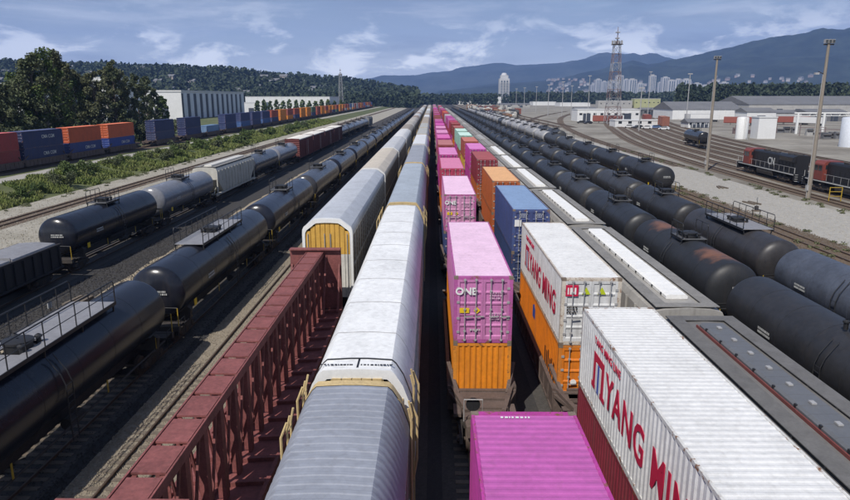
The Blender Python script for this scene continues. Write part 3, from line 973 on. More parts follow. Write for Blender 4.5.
def mesh_screen():
    mb = MB(); w_ = SCW / 2 - .05
    n = 12
    line = []
    for i in range(n):
        z = 1.2 + 3.96 * i / n; p = 3.96 / n
        line += [(0, z), (0, z + p * .42), (.03, z + p * .5), (.03, z + p * .92)]
    line.append((0, 5.16))
    mb.strip([[(x, -w_, z) for x, z in line], [(x, w_, z) for x, z in line]], 'screen')
    return fixn(mb.mesh('side_screen'))
SCREEN = mesh_screen()
def mesh_arbody():
    mb = MB(); l = AL / 2
    for sx in (-1, 1):
        for i in range(NSC + 1):
            y = -l + .45 + i * SCW
            mb.box(*sorted((sx * 1.44, sx * 1.54)), y - .055, y + .055, 1.1, 5.19, 'rackpaint')
        mb.box(*sorted((sx * 1.40, sx * 1.53)), -l + .42, l - .42, .92, 1.2, 'rackpaint')
        mb.box(*sorted((sx * 1.42, sx * 1.528)), -l + .42, l - .42, 5.02, 5.17, 'rackpaint')
        mb.box(*sorted((sx * 1.42, sx * 1.535)), -l + .42, l - .42, 3.02, 3.16, 'rackpaint')
    mb.box(-1.40, 1.40, -l + .3, l - .3, .95, 1.08, 'grime')
    mb.box(-.35, .35, -l, l, .62, .95, 'grime')
    return fixn(mb.mesh('rack_frame'))
ARBODY = mesh_arbody()
def mesh_arladder():
    mb = MB()
    for x in (0, .42):
        mb.tube([(.03, x, .9), (.03, x, 5.35), (-.05, x, 5.72)], .03, 6, 'tanyellow')
    for i in range(14):
        mb.tube([(.03, 0, 1.1 + i * .32), (.03, .42, 1.1 + i * .32)], .018, 6, 'tanyellow')
    mb.tube([(.06, .55, 3.4), (.16, .55, 4.0), (.16, .55, 5.2), (.0, .55, 5.6)], .035, 6, 'tanyellow')
    return fixn(mb.mesh('ladder', 40))
ARLAD = mesh_arladder()
ROOFPRINT = stripes(.95, .11, 'black', 1, 21)
def flatprint(me):
    m2 = me.copy(); m2.transform(Matrix.Rotation(R(-90), 4, 'X')); return m2
ROOFPRINT = flatprint(ROOFPRINT)
def mesh_seam():
    mb = MB(); pts = [(x, .95, z + .012) for x, z in RP]
    for a, b in zip(pts, pts[1:]): mb.beam(a, b, .05, .03, 'black')
    mb.box(-.025, .025, .32, .93, 6.122, 6.135, 'black')
    return fixn(mb.mesh('roof_seam'))
ARSEAM = mesh_seam()
SCX, LADX = 1.49, 1.56
def autorack(roof, frame, seam=False, ladder=True):
    l = AL / 2
    ns = [Node('rack_frame', ARBODY, ck='side'), Node('roof', roof, ck='roof')] + ([Node('roof_seam', AR_SEAM, (0, -AL / 2 + AL * i / 9, 0), fine=True) for i in range(1, 9)] if roof is AR_SM else [])
    for sx in (-1, 1):
        for i in range(NSC):
            ns.append(Node('side_screen', SCREEN, (sx * SCX, -l + .45 + (i + .5) * SCW, 0), rz=(0 if sx < 0 else math.pi), fine=True))
    for s, rz in ((-1, math.pi), (1, 0)):
        ns.append(Node('end_frame', frame, (0, s * (l - .30), 0), rz=rz, ck='side'))
        ns.append(Node('end_door', ARD_Y, (0, s * (l - .16), 0), rz=(0 if s < 0 else math.pi), ck='doorlow'))
        ns.append(Node('end_door', ARD_YM, (0, s * (l - .16), 0), rz=(0 if s < 0 else math.pi), ck='doorlow'))
        if ladder:
            ns.append(Node('ladder', ARLAD, (LADX, s * (l - .75), 0)))
            ns.append(Node('ladder', ARLAD, (-LADX, s * (l - .75), 0), rz=math.pi))
    if seam:
        ns.append(Node('roof_seam', ARSEAM, (0, -l, 0)))
        for x in (-.55, .55): ns.append(Node('roof_stencil', ROOFPRINT, (x, -l + .52, 6.128)))
    ns += [truck(l - 3.0), truck(-l + 3.0)] + couplers(l - .1)
    scr = MB()                                     # joined screens for the cars too far off to pick them apart
    return ns
def far_screens():
    mb = MB(); l = AL / 2
    for sx in (-1, 1):
        a = sx * 1.42
        mb.add([(a, -l + .45, 1.2), (a, l - .45, 1.2), (a, l - .45, 4.9), (a, -l + .45, 4.9)], [(0, 1, 2, 3)], 'screen')
    return mb.mesh('screen_wall')
FARSCR = Node('screen_wall', far_screens())
AR_LEFT = autorack(AR_RIB, ARF_W, ladder=False)
RP = [(-1.46, 4.95), (-1.43, 5.08), (-1.23, 5.64), (-1.02, 5.98), (-.91, 6.08), (-.24, 6.12), (.24, 6.12), (.91, 6.08), (1.02, 5.98), (1.23, 5.64), (1.43, 5.08), (1.46, 4.95)]
AR_RIB, AR_SM = mesh_arroof('ribbed'), mesh_arroof('smooth')
ARF_Y, ARF_W = mesh_arframe('tanyellow'), mesh_arframe('white', .10)
AR_SEAM, ARSEAM = mesh_roofseam(), mesh_seam()
ARD_W = mesh_ardoor('tanyellow'); ARD_WM = ARD_W.copy(); ARD_WM.transform(Matrix.Scale(-1, 4, (1, 0, 0))); ARD_WM.flip_normals()
def narrow(me, k=.955, kz=1.0):
    m2 = me.copy(); m2.transform(Matrix.Diagonal((k, 1, kz, 1))); return m2
ARBODY = narrow(ARBODY, .955, .955); SCREEN = narrow(SCREEN, 1, .955); ARD_Y = narrow(ARD_W, .94, .99); ARD_YM = narrow(ARD_WM, .94, .99)
SCX, LADX = 1.425, 1.49
AR_GREY = autorack(AR_RIB, ARF_Y); AR_WHITE = autorack(AR_SM, ARF_W, seam=True); 

# ---- tank car; nominal barrel length is Lt
def mesh_barrel(Lt, r, zc, k):
    mb = MB(); l = Lt / 2; prof = []
    for i in range(17):
        a = math.pi / 2 * i / 16
        prof.append((-l + .62 - .62 * math.cos(a), max(.01, r * math.sin(a) ** .8)))
    n = 7
    for i in range(1, n):
        y = -l + .62 + (Lt - 1.24) * i / n
        prof += [(y - .021, r), (y - .02, r + .007), (y + .02, r + .007), (y + .021, r)]
    prof += [(-t, q) for t, q in reversed(prof[:17])]
    mb.lathe(prof, 40, k, 'y', (0, 0, zc), cap=False)
    return fixn(mb.mesh('tank_barrel', 28))
def mesh_underframe(Lt, r, zc):
    mb = MB(); l = Lt / 2 + .55
    mb.box(-.3, .3, -l, l, .68, 1.05, 'grime')
    for s in (-1, 1):
        mb.box(-1.42, 1.42, *sorted((s * (l - .06), s * (l - .3))), .9, 1.18, 'grime')
        mb.box(-1.35, 1.35, *sorted((s * (l - .3), s * (l - 1.0))), 1.12, 1.16, 'grime')
        y = s * (l - 2.0)
        prof = [(-1.35, .95), (1.35, .95), (1.45, 1.6), (1.25, 1.75), (.8, 1.32), (0, 1.2), (-.8, 1.32), (-1.25, 1.75), (-1.45, 1.6)]
        mb.prism(prof, 'y', y - .16, y + .16, 'grime')
    for sx in (-1, 1):
        mb.tube([(sx * 1.3, -l + 1, 1.02), (sx * 1.3, l - 1, 1.02)], .05, 6, 'grime')
    mb.lathe([(-.5, .25), (.5, .25)], 12, 'grime', 'y', (.75, 1.5, .75)); mb.box(-.95, -.5, -1.6, -.7, .55, .95, 'grime')
    mb.lathe([(.55, .22), (1.25, .35)], 12, 'grime', 'z', (0, 0, 0))
    return fixn(mb.mesh('underframe'))
def mesh_endrail(Lt):
    mb = MB()
    for sx in (-1, 1):
        mb.tube([(sx * 1.38, 0, 1.1), (sx * 1.38, 0, 2.2)], .028, 6, 'safety'); mb.tube([(sx * 1.38, 0, 2.21), (sx * .5, .06, 2.25)], .02, 6, 'darkmetal')
        mb.tube([(sx * 1.42, -.8, .55), (sx * 1.42, -.8, 1.5), (sx * 1.42, -.2, 1.5), (sx * 1.42, -.2, .55)], .018, 6, 'darkmetal')
    mb.tube([(-1.38, 0, 2.2), (1.38, 0, 2.2)], .022, 6, 'darkmetal')
    return fixn(mb.mesh('end_handrail'))
ENDRAIL = mesh_endrail(1)
def mesh_manway(zt):
    mb = MB()
    mb.lathe([(zt - .15, .48), (zt + .28, .48), (zt + .30, .53), (zt + .38, .53), (zt + .42, .40), (zt + .44, .05)], 18, 'darkmetal', 'z', cap=False)
    for a in range(4):
        mb.lathe([(zt, .09), (zt + .3, .09), (zt + .3, .14), (zt + .36, .14), (zt + .42, .05)], 8, 'darkmetal', 'z', (.62 * math.cos(a * 1.57 + .8), .75 * math.sin(a * 1.57 + .8), 0), cap=False)
    return fixn(mb.mesh('manway', 40))
def mesh_platform(zt, lp, wp, gk='grating'):
    mb = MB(); z = zt + .10
    for (x0, x1, y0, y1) in ((-wp, -.50, -lp, lp), (.50, wp, -lp, lp), (-.50, .50, -lp, -.75), (-.50, .50, .75, lp)):
        mb.box(x0, x1, y0, y1, z - .04, z, gk)
    for sx in (-1, 1):
        mb.box(*sorted((sx * wp, sx * (wp + .04))), -lp, lp, z - .12, z + .03, 'darkmetal')
        for y in np.linspace(-lp + .1, lp - .1, max(2, int(lp))):
            mb.beam((sx * (wp - .05), y, z - .05), (sx * .9, y, zt - .35), .06, .06, 'darkmetal')
    return fixn(mb.mesh('walkway'))
def mesh_railing(zt, lp, wp, n):
    mb = MB(); z = zt + .10
    for sx in (1,):
        mb.tube([(sx * wp, -lp + .02, z), (sx * wp, -lp + .02, z + .85), (sx * wp, -lp + .12, z + .98), (sx * wp, lp - .12, z + .98), (sx * wp, lp - .02, z + .85), (sx * wp, lp - .02, z)], .028, 6, 'darkmetal')
        mb.tube([(sx * wp, -lp, z + .5), (sx * wp, lp, z + .5)], .018, 5, 'darkmetal')
        for y in np.linspace(-lp, lp, n)[1:-1]:
            mb.tube([(sx * wp, y, z), (sx * wp, y, z + .98)], .024, 5, 'darkmetal')
    return fixn(mb.mesh('railing'))
def mesh_tladder(r, zc):
    mb = MB(); pts = lambda y: [(r + .16, y, .75), (r + .16, y, zc + .2), (r * .93 + .12, y, zc + .62), (r * .62 + .14, y, zc + r * .83)]
    for y in (-.21, .21): mb.tube(pts(y), .024, 6, 'darkmetal')
    for i in range(10):
        z = .8 + i * .24; mb.tube([(r + .16, -.21, z), (r + .16, .21, z)], .015, 5, 'darkmetal')
    return fixn(mb.mesh('ladder'))
REFL = MB().box(-.012, .012, -.045, .045, -.28, .28, 'safety').mesh('reflector')
CAPMARK = stripes(.95, .30, 'stencil', 2, 31); SIDEMARK = stripes(1.1, .34, 'stencil', 2, 32)
def rot_side(me, ang):
    m2 = me.copy(); m2.transform(Matrix.Rotation(ang, 4, 'Z')); return m2
SIDEMARK_L, SIDEMARK_R = rot_side(SIDEMARK, R(-90)), rot_side(SIDEMARK, R(90))
PLAC = MB().box(-.01, .01, -.2, .2, -.2, .2, 'label_y').mesh('hazard_placard')
def tankcar(Lt, r=1.52, zc=2.78, k='tank', lp=1.3, wp=1.05, walk=True, nrail=4, marks=True, gk='gratdark'):
    zt = zc + r; l = Lt / 2
    ns = [Node('tank_barrel', mesh_barrel(Lt, r, zc, k)), Node('underframe', mesh_underframe(Lt, r, zc)), Node('manway', mesh_manway(zt))]
    if walk:
        rl = mesh_railing(zt, lp, wp, nrail)
        ns += [Node('walkway', mesh_platform(zt, lp, wp, gk)), Node('railing', rl), Node('railing', rl, rz=math.pi)]
    lad = mesh_tladder(r, zc)
    ns += [Node('ladder', lad, (0, .0, 0), fine=True), Node('ladder', lad, (0, 0, 0), rz=math.pi, fine=True)]
    for s, rz in ((1, 0), (-1, math.pi)):
        ns.append(Node('end_handrail', ENDRAIL, (0, s * (l + .4), 0), rz=rz))
    for sx in (-1, 1):
        for y in (-l + 1.6, -l * .33, l * .33, l - 1.6):
            ns.append(Node('reflector', REFL, (sx * (1.36), y, 1.35), fine=True))
    if marks:
        ns.append(Node('end_stencil', CAPMARK, (.25, -l - .025, zc + .15), fine=True))
        ns.append(Node('side_stencil', SIDEMARK_L, (-r - .012, l * .5, zc - .1), fine=True)); ns.append(Node('side_stencil', SIDEMARK_R, (r + .012, -l * .5, zc - .1), fine=True))
        ns.append(Node('hazard_placard', PLAC, (-1.42, -l + 2.2, 1.75), fine=True)); ns.append(Node('hazard_placard', PLAC, (1.42, -l + 2.2, 1.75), fine=True))
    ns += [truck(l - 1.4), truck(-l + 1.4)] + couplers(l + .5)
    return ns
TANK_L3 = tankcar(19.6, k='tank', lp=1.35, wp=.85, nrail=3)
TANK_L3L = tankcar(19.6, k='tank', lp=5.4, wp=.98, nrail=11, gk='grating')
TANK_L3M = tankcar(19.6, k='tank', lp=4.2, wp=.90, nrail=9, gk='grating')
TANK_L4 = tankcar(16.0, k='tank', lp=1.2, wp=.85)
TANK_R_LONG = tankcar(18.0, k='tankmatt', walk=False)
TANK_R5_BARE = tankcar(13.6, k='tankmatt', walk=False)
TANK_R = tankcar(14.4, k='tankmatt', lp=1.0, wp=.80, nrail=3)
TANK_RR = tankcar(14.4, k='tankrust', lp=1.0, wp=.80, nrail=3)
TANK_R5 = tankcar(13.6, k='tankmatt', lp=1.1, wp=.80, nrail=3)
TANK_R5L = tankcar(13.6, k='tankmatt', lp=3.2, wp=1.05, nrail=7, gk='grating')
TANK_R6 = tankcar(16.6, k='tankmatt', lp=1.0, wp=.80, nrail=3)

# ---- covered hopper
HL = 17.6
def mesh_hopbody(Lh=HL, zt=4.45, k='hopper'):
    mb = MB(); l = Lh / 2
    sec = [(-1.55, 1.25), (-1.60, 1.5), (-1.60, zt - .35), (-1.45, zt - .05), (-1.0, zt + .06), (0, zt + .12), (1.0, zt + .06), (1.45, zt - .05), (1.60, zt - .35), (1.60, 1.5), (1.55, 1.25)]
    rows = []
    for y, zb in ((-l + .0, 3.0), (-l + 2.2, 1.25), (l - 2.2, 1.25), (l, 3.0)):
        rows.append([(x, y, max(z, zb)) for x, z in sec])
    mb.strip(rows, k, closed=True)
    mb.add([rows[0][i] for i in range(11)], [tuple(range(11))], k); mb.add([rows[-1][i] for i in range(11)], [tuple(range(10, -1, -1))], k)
    n = 13
    for sx in (-1, 1):
        for i in range(n):
            y = -l + .6 + (Lh - 1.2) * i / (n - 1); zb = 1.3 if abs(y) < l - 2 else 2.7
            mb.box(*sorted((sx * 1.595, sx * 1.68)), y - .05, y + .05, zb, zt - .3, k)
        mb.box(*sorted((sx * 1.3, sx * 1.66)), -l, l, 1.1, 1.28, k)
    return fixn(mb.mesh('hopper_body'))
def mesh_hopends(Lh=HL, zt=4.45):
    mb = MB(); l = Lh / 2
    for s in (-1, 1):
        for sx in (-1, 1):
            mb.box(*sorted((sx * 1.45, sx * 1.58)), *sorted((s * (l - .02), s * (l - .14))), 1.1, 3.1, 'hopper')
            mb.beam((sx * 1.0, s * (l - .1), 1.2), (sx * 1.0, s * (l - 1.3), 2.3), .1, .1, 'hopper')
        mb.box(-1.55, 1.55, *sorted((s * (l + .25), s * (l - .6))), .95, 1.12, 'hopper')
    mb.box(-.3, .3, -l - .2, l + .2, .7, .98, 'grime')
    for y in (-l * .5, 0, l * .5):
        mb.add([(-1.2, y - 1.3, 1.3), (1.2, y - 1.3, 1.3), (1.2, y + 1.3, 1.3), (-1.2, y + 1.3, 1.3), (-.4, y - .35, .45), (.4, y - .35, .45), (.4, y + .35, .45), (-.4, y + .35, .45)],
               [(0, 1, 5, 4), (1, 2, 6, 5), (2, 3, 7, 6), (3, 0, 4, 7), (4, 5, 6, 7)], 'hopper')
    return fixn(mb.mesh('end_frame'))
def mesh_runboard(Lh=HL, zt=4.45, rk='runboard'):
    mb = MB(); l = Lh / 2
    for sx in (-1, 1):
        mb.box(*sorted((sx * .78, sx * 1.36)), -l + .1, l - .1, zt + .14, zt + .17, rk)
        for i in range(12):
            y = -l + .5 + (Lh - 1) * i / 11; mb.beam((sx * 1.05, y, zt - .02), (sx * 1.05, y, zt + .15), .06, .5, rk)
    for s in (-1, 1):
        mb.box(-1.36, 1.36, *sorted((s * (l - .1), s * (l - .62))), zt + .142, zt + .173, rk)
    return fixn(mb.mesh('running_board'))
def mesh_hatch(k='hatch'):
    mb = MB()
    mb.prism([(-.48, 0), (.48, 0), (.48, .13), (.40, .2), (-.40, .2), (-.48, .13)], 'y', -1.235, 1.235, k)
    for y in (-.7, 0, .7): mb.prism([(-.485, .0), (.485, .0), (.485, .133), (.402, .206), (-.402, .206), (-.485, .133)], 'y', y - .03, y + .03, k)
    return fixn(mb.mesh('hatch_cover'))
HATCH = mesh_hatch()
LATCH = fixn(MB().box(-.07, .07, -.10, .10, 0, .05, 'bar').box(-.50, -.44, -.05, .05, -.1, -.02, 'darkmetal').mesh('latch'))
LATCH2 = MB().box(-.53, -.47, -.05, .05, -.06, .02, 'darkmetal').mesh('latch')
def mesh_coaming(Lh=HL, zt=4.45):
    mb = MB()
    for sx in (-1, 1): mb.box(*sorted((sx * .50, sx * .55)), -Lh / 2 + 1.2, Lh / 2 - 1.2, zt + .05, zt + .19, 'rustred')
    return mb.mesh('hatch_coaming')
def hopper(red=False):
    zt = 4.45
    ns = [Node('hopper_body', mesh_hopbody()), Node('end_frame', mesh_hopends()), Node('running_board', mesh_runboard(rk='rundark' if red else 'runboard'))]
    if red: ns.append(Node('hatch_coaming', mesh_coaming()))
    for i in range(6):
        y = (i - 2.5) * 2.48
        ns.append(Node('hatch_cover', HATCH, (0, y, zt + .11), ck='hatch'))
        for dy in (-.62, .62): ns.append(Node('latch', LATCH if red else LATCH2, (0, y + dy, zt + (.325 if red else .22)), fine=True))
    ns += [truck(HL / 2 - 1.6), truck(-HL / 2 + 1.6)] + couplers(HL / 2 + .15)
    return ns
HOP = hopper(False); HOPR = hopper(True)

# ---- boxcar
BL = 15.6
def mesh_boxbody(Lb=BL, zt=4.9):
    mb = MB(); l = Lb / 2
    ln = []
    n = 22
    for i in range(n):
        y = -l + Lb * i / n; p = Lb / n
        ln += [(0, y), (0, y + .7 * p), (-.06, y + .75 * p), (-.06, y + .95 * p)]
    ln.append((0, l))
    for sx in (-1, 1):
        mb.strip([[(sx * (1.5 - x), y, 1.05) for x, y in ln], [(sx * (1.5 - x), y, zt - .3) for x, y in ln]], 'box')
    for s in (-1, 1):
        rows = []
        for i in range(9):
            z = 1.05 + (zt - 1.35) * i / 9
            for dz, d in ((0, 0), (.12, .07), (.25, .07), (.37, 0)):
                rows.append([(-1.5, s * (l + d), z + dz), (1.5, s * (l + d), z + dz)])
        mb.strip(rows, 'box')
        mb.box(-1.5, 1.5, *sorted((s * (l - .02), s * (l + .1))), zt - .32, zt - .02, 'box')
    mb.box(-1.5, 1.5, -l, l, .85, 1.05, 'box'); mb.box(-.3, .3, -l - .3, l + .3, .65, .85, 'grime')
    return fixn(mb.mesh('boxcar_body'))
def mesh_boxroof(Lb=BL, zt=4.9):
    mb = MB(); l = Lb / 2 + .12; rows = []
    n = 14
    for i in range(n):
        y = -l + 2 * l * i / n; p = 2 * l / n
        for dy, dz in ((0, .04), (.06, .04), (.08, 0), (.98, 0)):
            rows.append([(-1.56, y + dy * p, zt - .30), (-1.56, y + dy * p, zt - .12 + dz), (0, y + dy * p, zt + dz), (1.56, y + dy * p, zt - .12 + dz), (1.56, y + dy * p, zt - .30)])
    rows.append([(-1.56, l, zt - .30), (-1.56, l, zt - .12), (0, l, zt), (1.56, l, zt - .12), (1.56, l, zt - .30)])
    mb.strip(rows, 'hatch')
    return fixn(mb.mesh('roof'))
def mesh_boxdoor(zt=4.9):
    mb = MB(); mb.box(0, .08, -1.5, 1.5, 1.1, zt - .45, 'box')
    for z in (1.5, 2.3, 3.1, 3.9): mb.box(.08, .12, -1.4, 1.4, z - .06, z + .06, 'box')
    mb.box(.08, .13, .9, 1.0, 1.2, 4.2, 'bar')
    return fixn(mb.mesh('door'))
BD = mesh_boxdoor()
GRAF = fixn(stripes(2.6, 1.3, 'stencil', 2, 77)); GRAF = rot_side(GRAF, R(90))
BOXCAR = [Node('boxcar_body', mesh_boxbody()), Node('roof', mesh_boxroof(), ck='roof'), Node('door', BD, (1.57, 0, 0)), Node('door', BD, (-1.57, 0, 0), rz=math.pi),
          Node('side_stencil', GRAF, (1.58, -4.6, 2.4), fine=True), Node('side_stencil', GRAF, (1.58, 4.8, 2.2), fine=True),
          truck(BL / 2 - 2.0), truck(-BL / 2 + 2.0)] + couplers(BL / 2 + .1)

# ---- low gondola with flat lids
GL = 16.2
def mesh_gon():
    mb = MB(); l = GL / 2
    for sx in (-1, 1):
        mb.box(*sorted((sx * 1.42, sx * 1.48)), -l, l, 1.1, 2.75, 'box')
        mb.box(*sorted((sx * 1.40, sx * 1.58)), -l, l, 2.66, 2.80, 'box'); mb.box(*sorted((sx * 1.40, sx * 1.58)), -l, l, 1.0, 1.14, 'box')
        for i in range(16):
            y = -l + .3 + (GL - .6) * i / 15; mb.box(*sorted((sx * 1.48, sx * 1.59)), y - .07, y + .07, 1.14, 2.66, 'box')
    for s in (-1, 1):
        mb.box(-1.42, 1.42, *sorted((s * l, s * (l - .08))), 1.1, 2.76, 'box')
        for z in (1.5, 2.1): mb.box(-1.4, 1.4, *sorted((s * l, s * (l + .08))), z, z + .15, 'box')
    mb.box(-1.42, 1.42, -l + .08, l - .08, 1.0, 1.12, 'grime'); mb.box(-.3, .3, -l - .3, l + .3, .65, 1.0, 'grime')
    return fixn(mb.mesh('gondola_body'))
LID = fixn(MB().prism([(-1.36, 0), (1.36, 0), (1.3, .14), (0, .22), (-1.3, .14)], 'y', -2.5, 2.5, 'grating').box(-1.2, 1.2, -2.54, -2.48, .02, .26, 'grating').mesh('lid'))
GONDOLA = [Node('gondola_body', mesh_gon())] + [Node('lid', LID, (0, y, 2.74)) for y in (-5.3, 0, 5.3)] + [truck(GL / 2 - 1.8), truck(-GL / 2 + 1.8)] + couplers(GL / 2 + .1)

# ---- centre-beam flat car
CBL = 24.2
def centerbeam(Lc=CBL):
    l = Lc / 2; ns = []
    deck = MB()
    deck.box(-.9, .9, -l, l, .85, 1.05, 'red')
    n = int(Lc / 1.37)
    for sx in (-1, 1):
        deck.box(*sorted((sx * 1.36, sx * 1.5)), -l, l, .95, 1.30, 'red')
        deck.add([(sx * .12, -l, 1.10), (sx * 1.38, -l, 1.20), (sx * 1.38, l, 1.20), (sx * .12, l, 1.10)], [(0, 1, 2, 3)], 'red')
    ns.append(Node('deck', fixn(deck.mesh('deck'))))
    ris = fixn(MB().prism([(.15, 1.11), (1.37, 1.21), (1.37, 1.33), (.15, 1.27)], 'y', -.09, .09, 'red').mesh('riser'))
    ris2 = ris.copy(); ris2.transform(Matrix.Rotation(math.pi, 4, 'Z'))
    topp = fixn(MB().box(-.42, .42, -.61, .61, 4.58, 4.64, 'red').mesh('top_plate'))
    rib = fixn(MB().box(-.445, .445, -.05, .05, 4.30, 4.42, 'grime').mesh('top_rib'))  # ribs coloured dark to paint the shadow gaps between the top plates
    post = fixn(MB().box(.28, .40, -.15, .15, 1.15, 4.55, 'red').box(.10, .28, -.02, .02, 1.15, 4.5, 'red').mesh('post'))
    post2 = post.copy(); post2.transform(Matrix.Rotation(math.pi, 4, 'Z'))
    dg = MB(); dg.beam((.30, .16, 1.2), (.30, 1.2, 4.4), .09, .07, 'red', up=(1, 0, 0)); dg = fixn(dg.mesh('diagonal'))
    dg2 = MB(); dg2.beam((-.30, .16, 4.4), (-.30, 1.2, 1.2), .09, .07, 'red', up=(1, 0, 0)); dg2 = fixn(dg2.mesh('diagonal'))
    p = Lc / n
    for i in range(n):
        y = -l + (i + .5) * p
        ns.append(Node('top_plate', topp, (0, y, 0)))
        ns.append(Node('riser', ris, (0, y, 0))); ns.append(Node('riser', ris2, (0, y, 0)))
        ns.append(Node('diagonal', dg, (0, y - p / 2, 0))); ns.append(Node('diagonal', dg2, (0, y - p / 2, 0)))
    for i in range(n + 1):
        y = -l + i * p
        ns.append(Node('top_rib', rib, (0, y, 0)))
        ns.append(Node('post', post, (0, y, 0))); ns.append(Node('post', post2, (0, y, 0)))
    ch = MB()
    for sx in (-1, 1):
        ch.box(*sorted((sx * .45, sx * .50)), -l, l, 4.36, 4.65, 'red')
    ns.append(Node('top_chord', fixn(ch.mesh('top_chord'))))
    def bulk():
        mb = MB(); mb.box(-1.46, 1.46, -.03, .03, 1.2, 4.75, 'red')
        for x in (-1.40, -.7, .7, 1.40): mb.box(x - .06, x + .06, .03, .16, 1.2, 4.75, 'red')
        for z in (1.3, 2.4, 3.5, 4.66): mb.box(-1.46, 1.46, .032, .14, z - .06, z + .06, 'red')
        mb.box(-1.46, 1.46, -.25, .25, 4.75, 4.81, 'red')
        for sx in (-1, 1):
            mb.beam((sx * 1.36, -.05, 3.9), (sx * 1.36, -1.1, 1.3), .1, .1, 'red')
            mb.beam((sx * .6, -.05, 4.4), (sx * .6, -1.5, 1.3), .1, .1, 'red')
        return fixn(mb.mesh('bulkhead'))
    b = bulk()
    ns += [Node('bulkhead', b, (0, l, 0)), Node('bulkhead', b, (0, -l, 0), rz=math.pi)]
    ns += [truck(l - 1.2), truck(-l + 1.2)] + couplers(l + .1)
    return ns
# ------------------------------------------------------------------ trains
rnd = random.Random(11)
def lodY(y, a=95, b=190):
    return 0 if y < a else (1 if y < b else 2)
WHITE_ROOF = (.67, .665, .65)
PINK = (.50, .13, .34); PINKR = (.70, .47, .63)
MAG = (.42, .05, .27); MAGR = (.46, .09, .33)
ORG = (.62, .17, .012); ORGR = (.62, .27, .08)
def cols(main, roof, frame=None): return {'main': main, 'roof': roof, 'frame': frame or main}
FLOOR = RT + .30
# train one: pink row; entries (Y of the door end, upper colours, upper proto, lower colours, lower proto, name words)
def stack(x, y0, upper, lower, row, idx, lod, z0=FLOOR, pre='', rz=0.):
    y = y0 + CL / 2
    for lev, spec in ((0, lower), (1, upper)):
        if spec is None: continue
        colour, cc, proto, key, extra = spec
        lab = extra or f"{colour} container {'on top of' if lev else 'at the bottom of'} the {ordn(idx)} stack {row}"
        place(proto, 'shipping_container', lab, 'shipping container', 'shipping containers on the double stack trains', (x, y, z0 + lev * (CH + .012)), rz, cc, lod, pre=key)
S = lambda colour, cc, proto=None, key='cont', extra=None: (colour, cc, proto or CONT_D, key, extra)
R1 = 'in the row by the autoracks'
R2 = 'in the row by the hoppers'
t1 = [
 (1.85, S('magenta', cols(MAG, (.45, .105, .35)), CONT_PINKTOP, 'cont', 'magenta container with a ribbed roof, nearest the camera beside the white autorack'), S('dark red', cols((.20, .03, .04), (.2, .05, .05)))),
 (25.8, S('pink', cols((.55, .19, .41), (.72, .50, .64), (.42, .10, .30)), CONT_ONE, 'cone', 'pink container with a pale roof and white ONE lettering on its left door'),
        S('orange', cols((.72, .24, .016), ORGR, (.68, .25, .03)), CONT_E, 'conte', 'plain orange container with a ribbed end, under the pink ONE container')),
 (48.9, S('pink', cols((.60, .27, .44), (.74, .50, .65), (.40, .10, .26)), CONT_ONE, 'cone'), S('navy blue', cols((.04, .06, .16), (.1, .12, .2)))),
 (67.4, S('rose red', cols((.42, .045, .10), (.58, .20, .34))), S('orange', cols(ORG, ORGR))),
 (84.0, S('magenta', cols((.46, .05, .26), (.60, .22, .45))), S('magenta', cols(MAG, MAGR))),
 (101.5, S('brown red', cols((.30, .07, .07), (.42, .16, .16))), S('magenta', cols(MAG, MAGR))),
 (118.5, S('magenta', cols((.46, .05, .26), (.60, .14, .38))), S('grey', cols((.3, .3, .3), (.3, .3, .3)))),
]
pal = [('magenta', MAG, (.56, .10, .36)), ('rose red', (.42, .05, .10), (.52, .14, .20)), ('pink', PINK, (.62, .26, .45)), ('brown red', (.26, .06, .05), (.36, .12, .11)),
       ('dark red', (.22, .03, .03), (.3, .07, .07)), ('pale grey', (.5, .5, .5), (.6, .6, .6)), ('orange', ORG, ORGR), ('white', (.65, .65, .63), (.72, .72, .7)), ('blue', (.05, .12, .33), (.12, .24, .45)), ('mint green', (.30, .50, .42), (.48, .66, .58))]
def rp(weights):
    i = rnd.choices(range(len(pal)), weights)[0]; n, a, b = pal[i]; return S(n, cols(a, b))
y = 136.
while y < 640:
    t1.append((y, rp([5, 4, 3, 3, 2, 3, 1, 1, 0, 0]), rp([3, 3, 2, 3, 3, 1, 1, 0, 1, 0])))
    y += rnd.choice([16.4, 17.2, 16.4, 21])
for i, (y0, up, lo) in enumerate(t1):
    stack(X_T1, y0, up, lo, R1, i, lodY(y0))
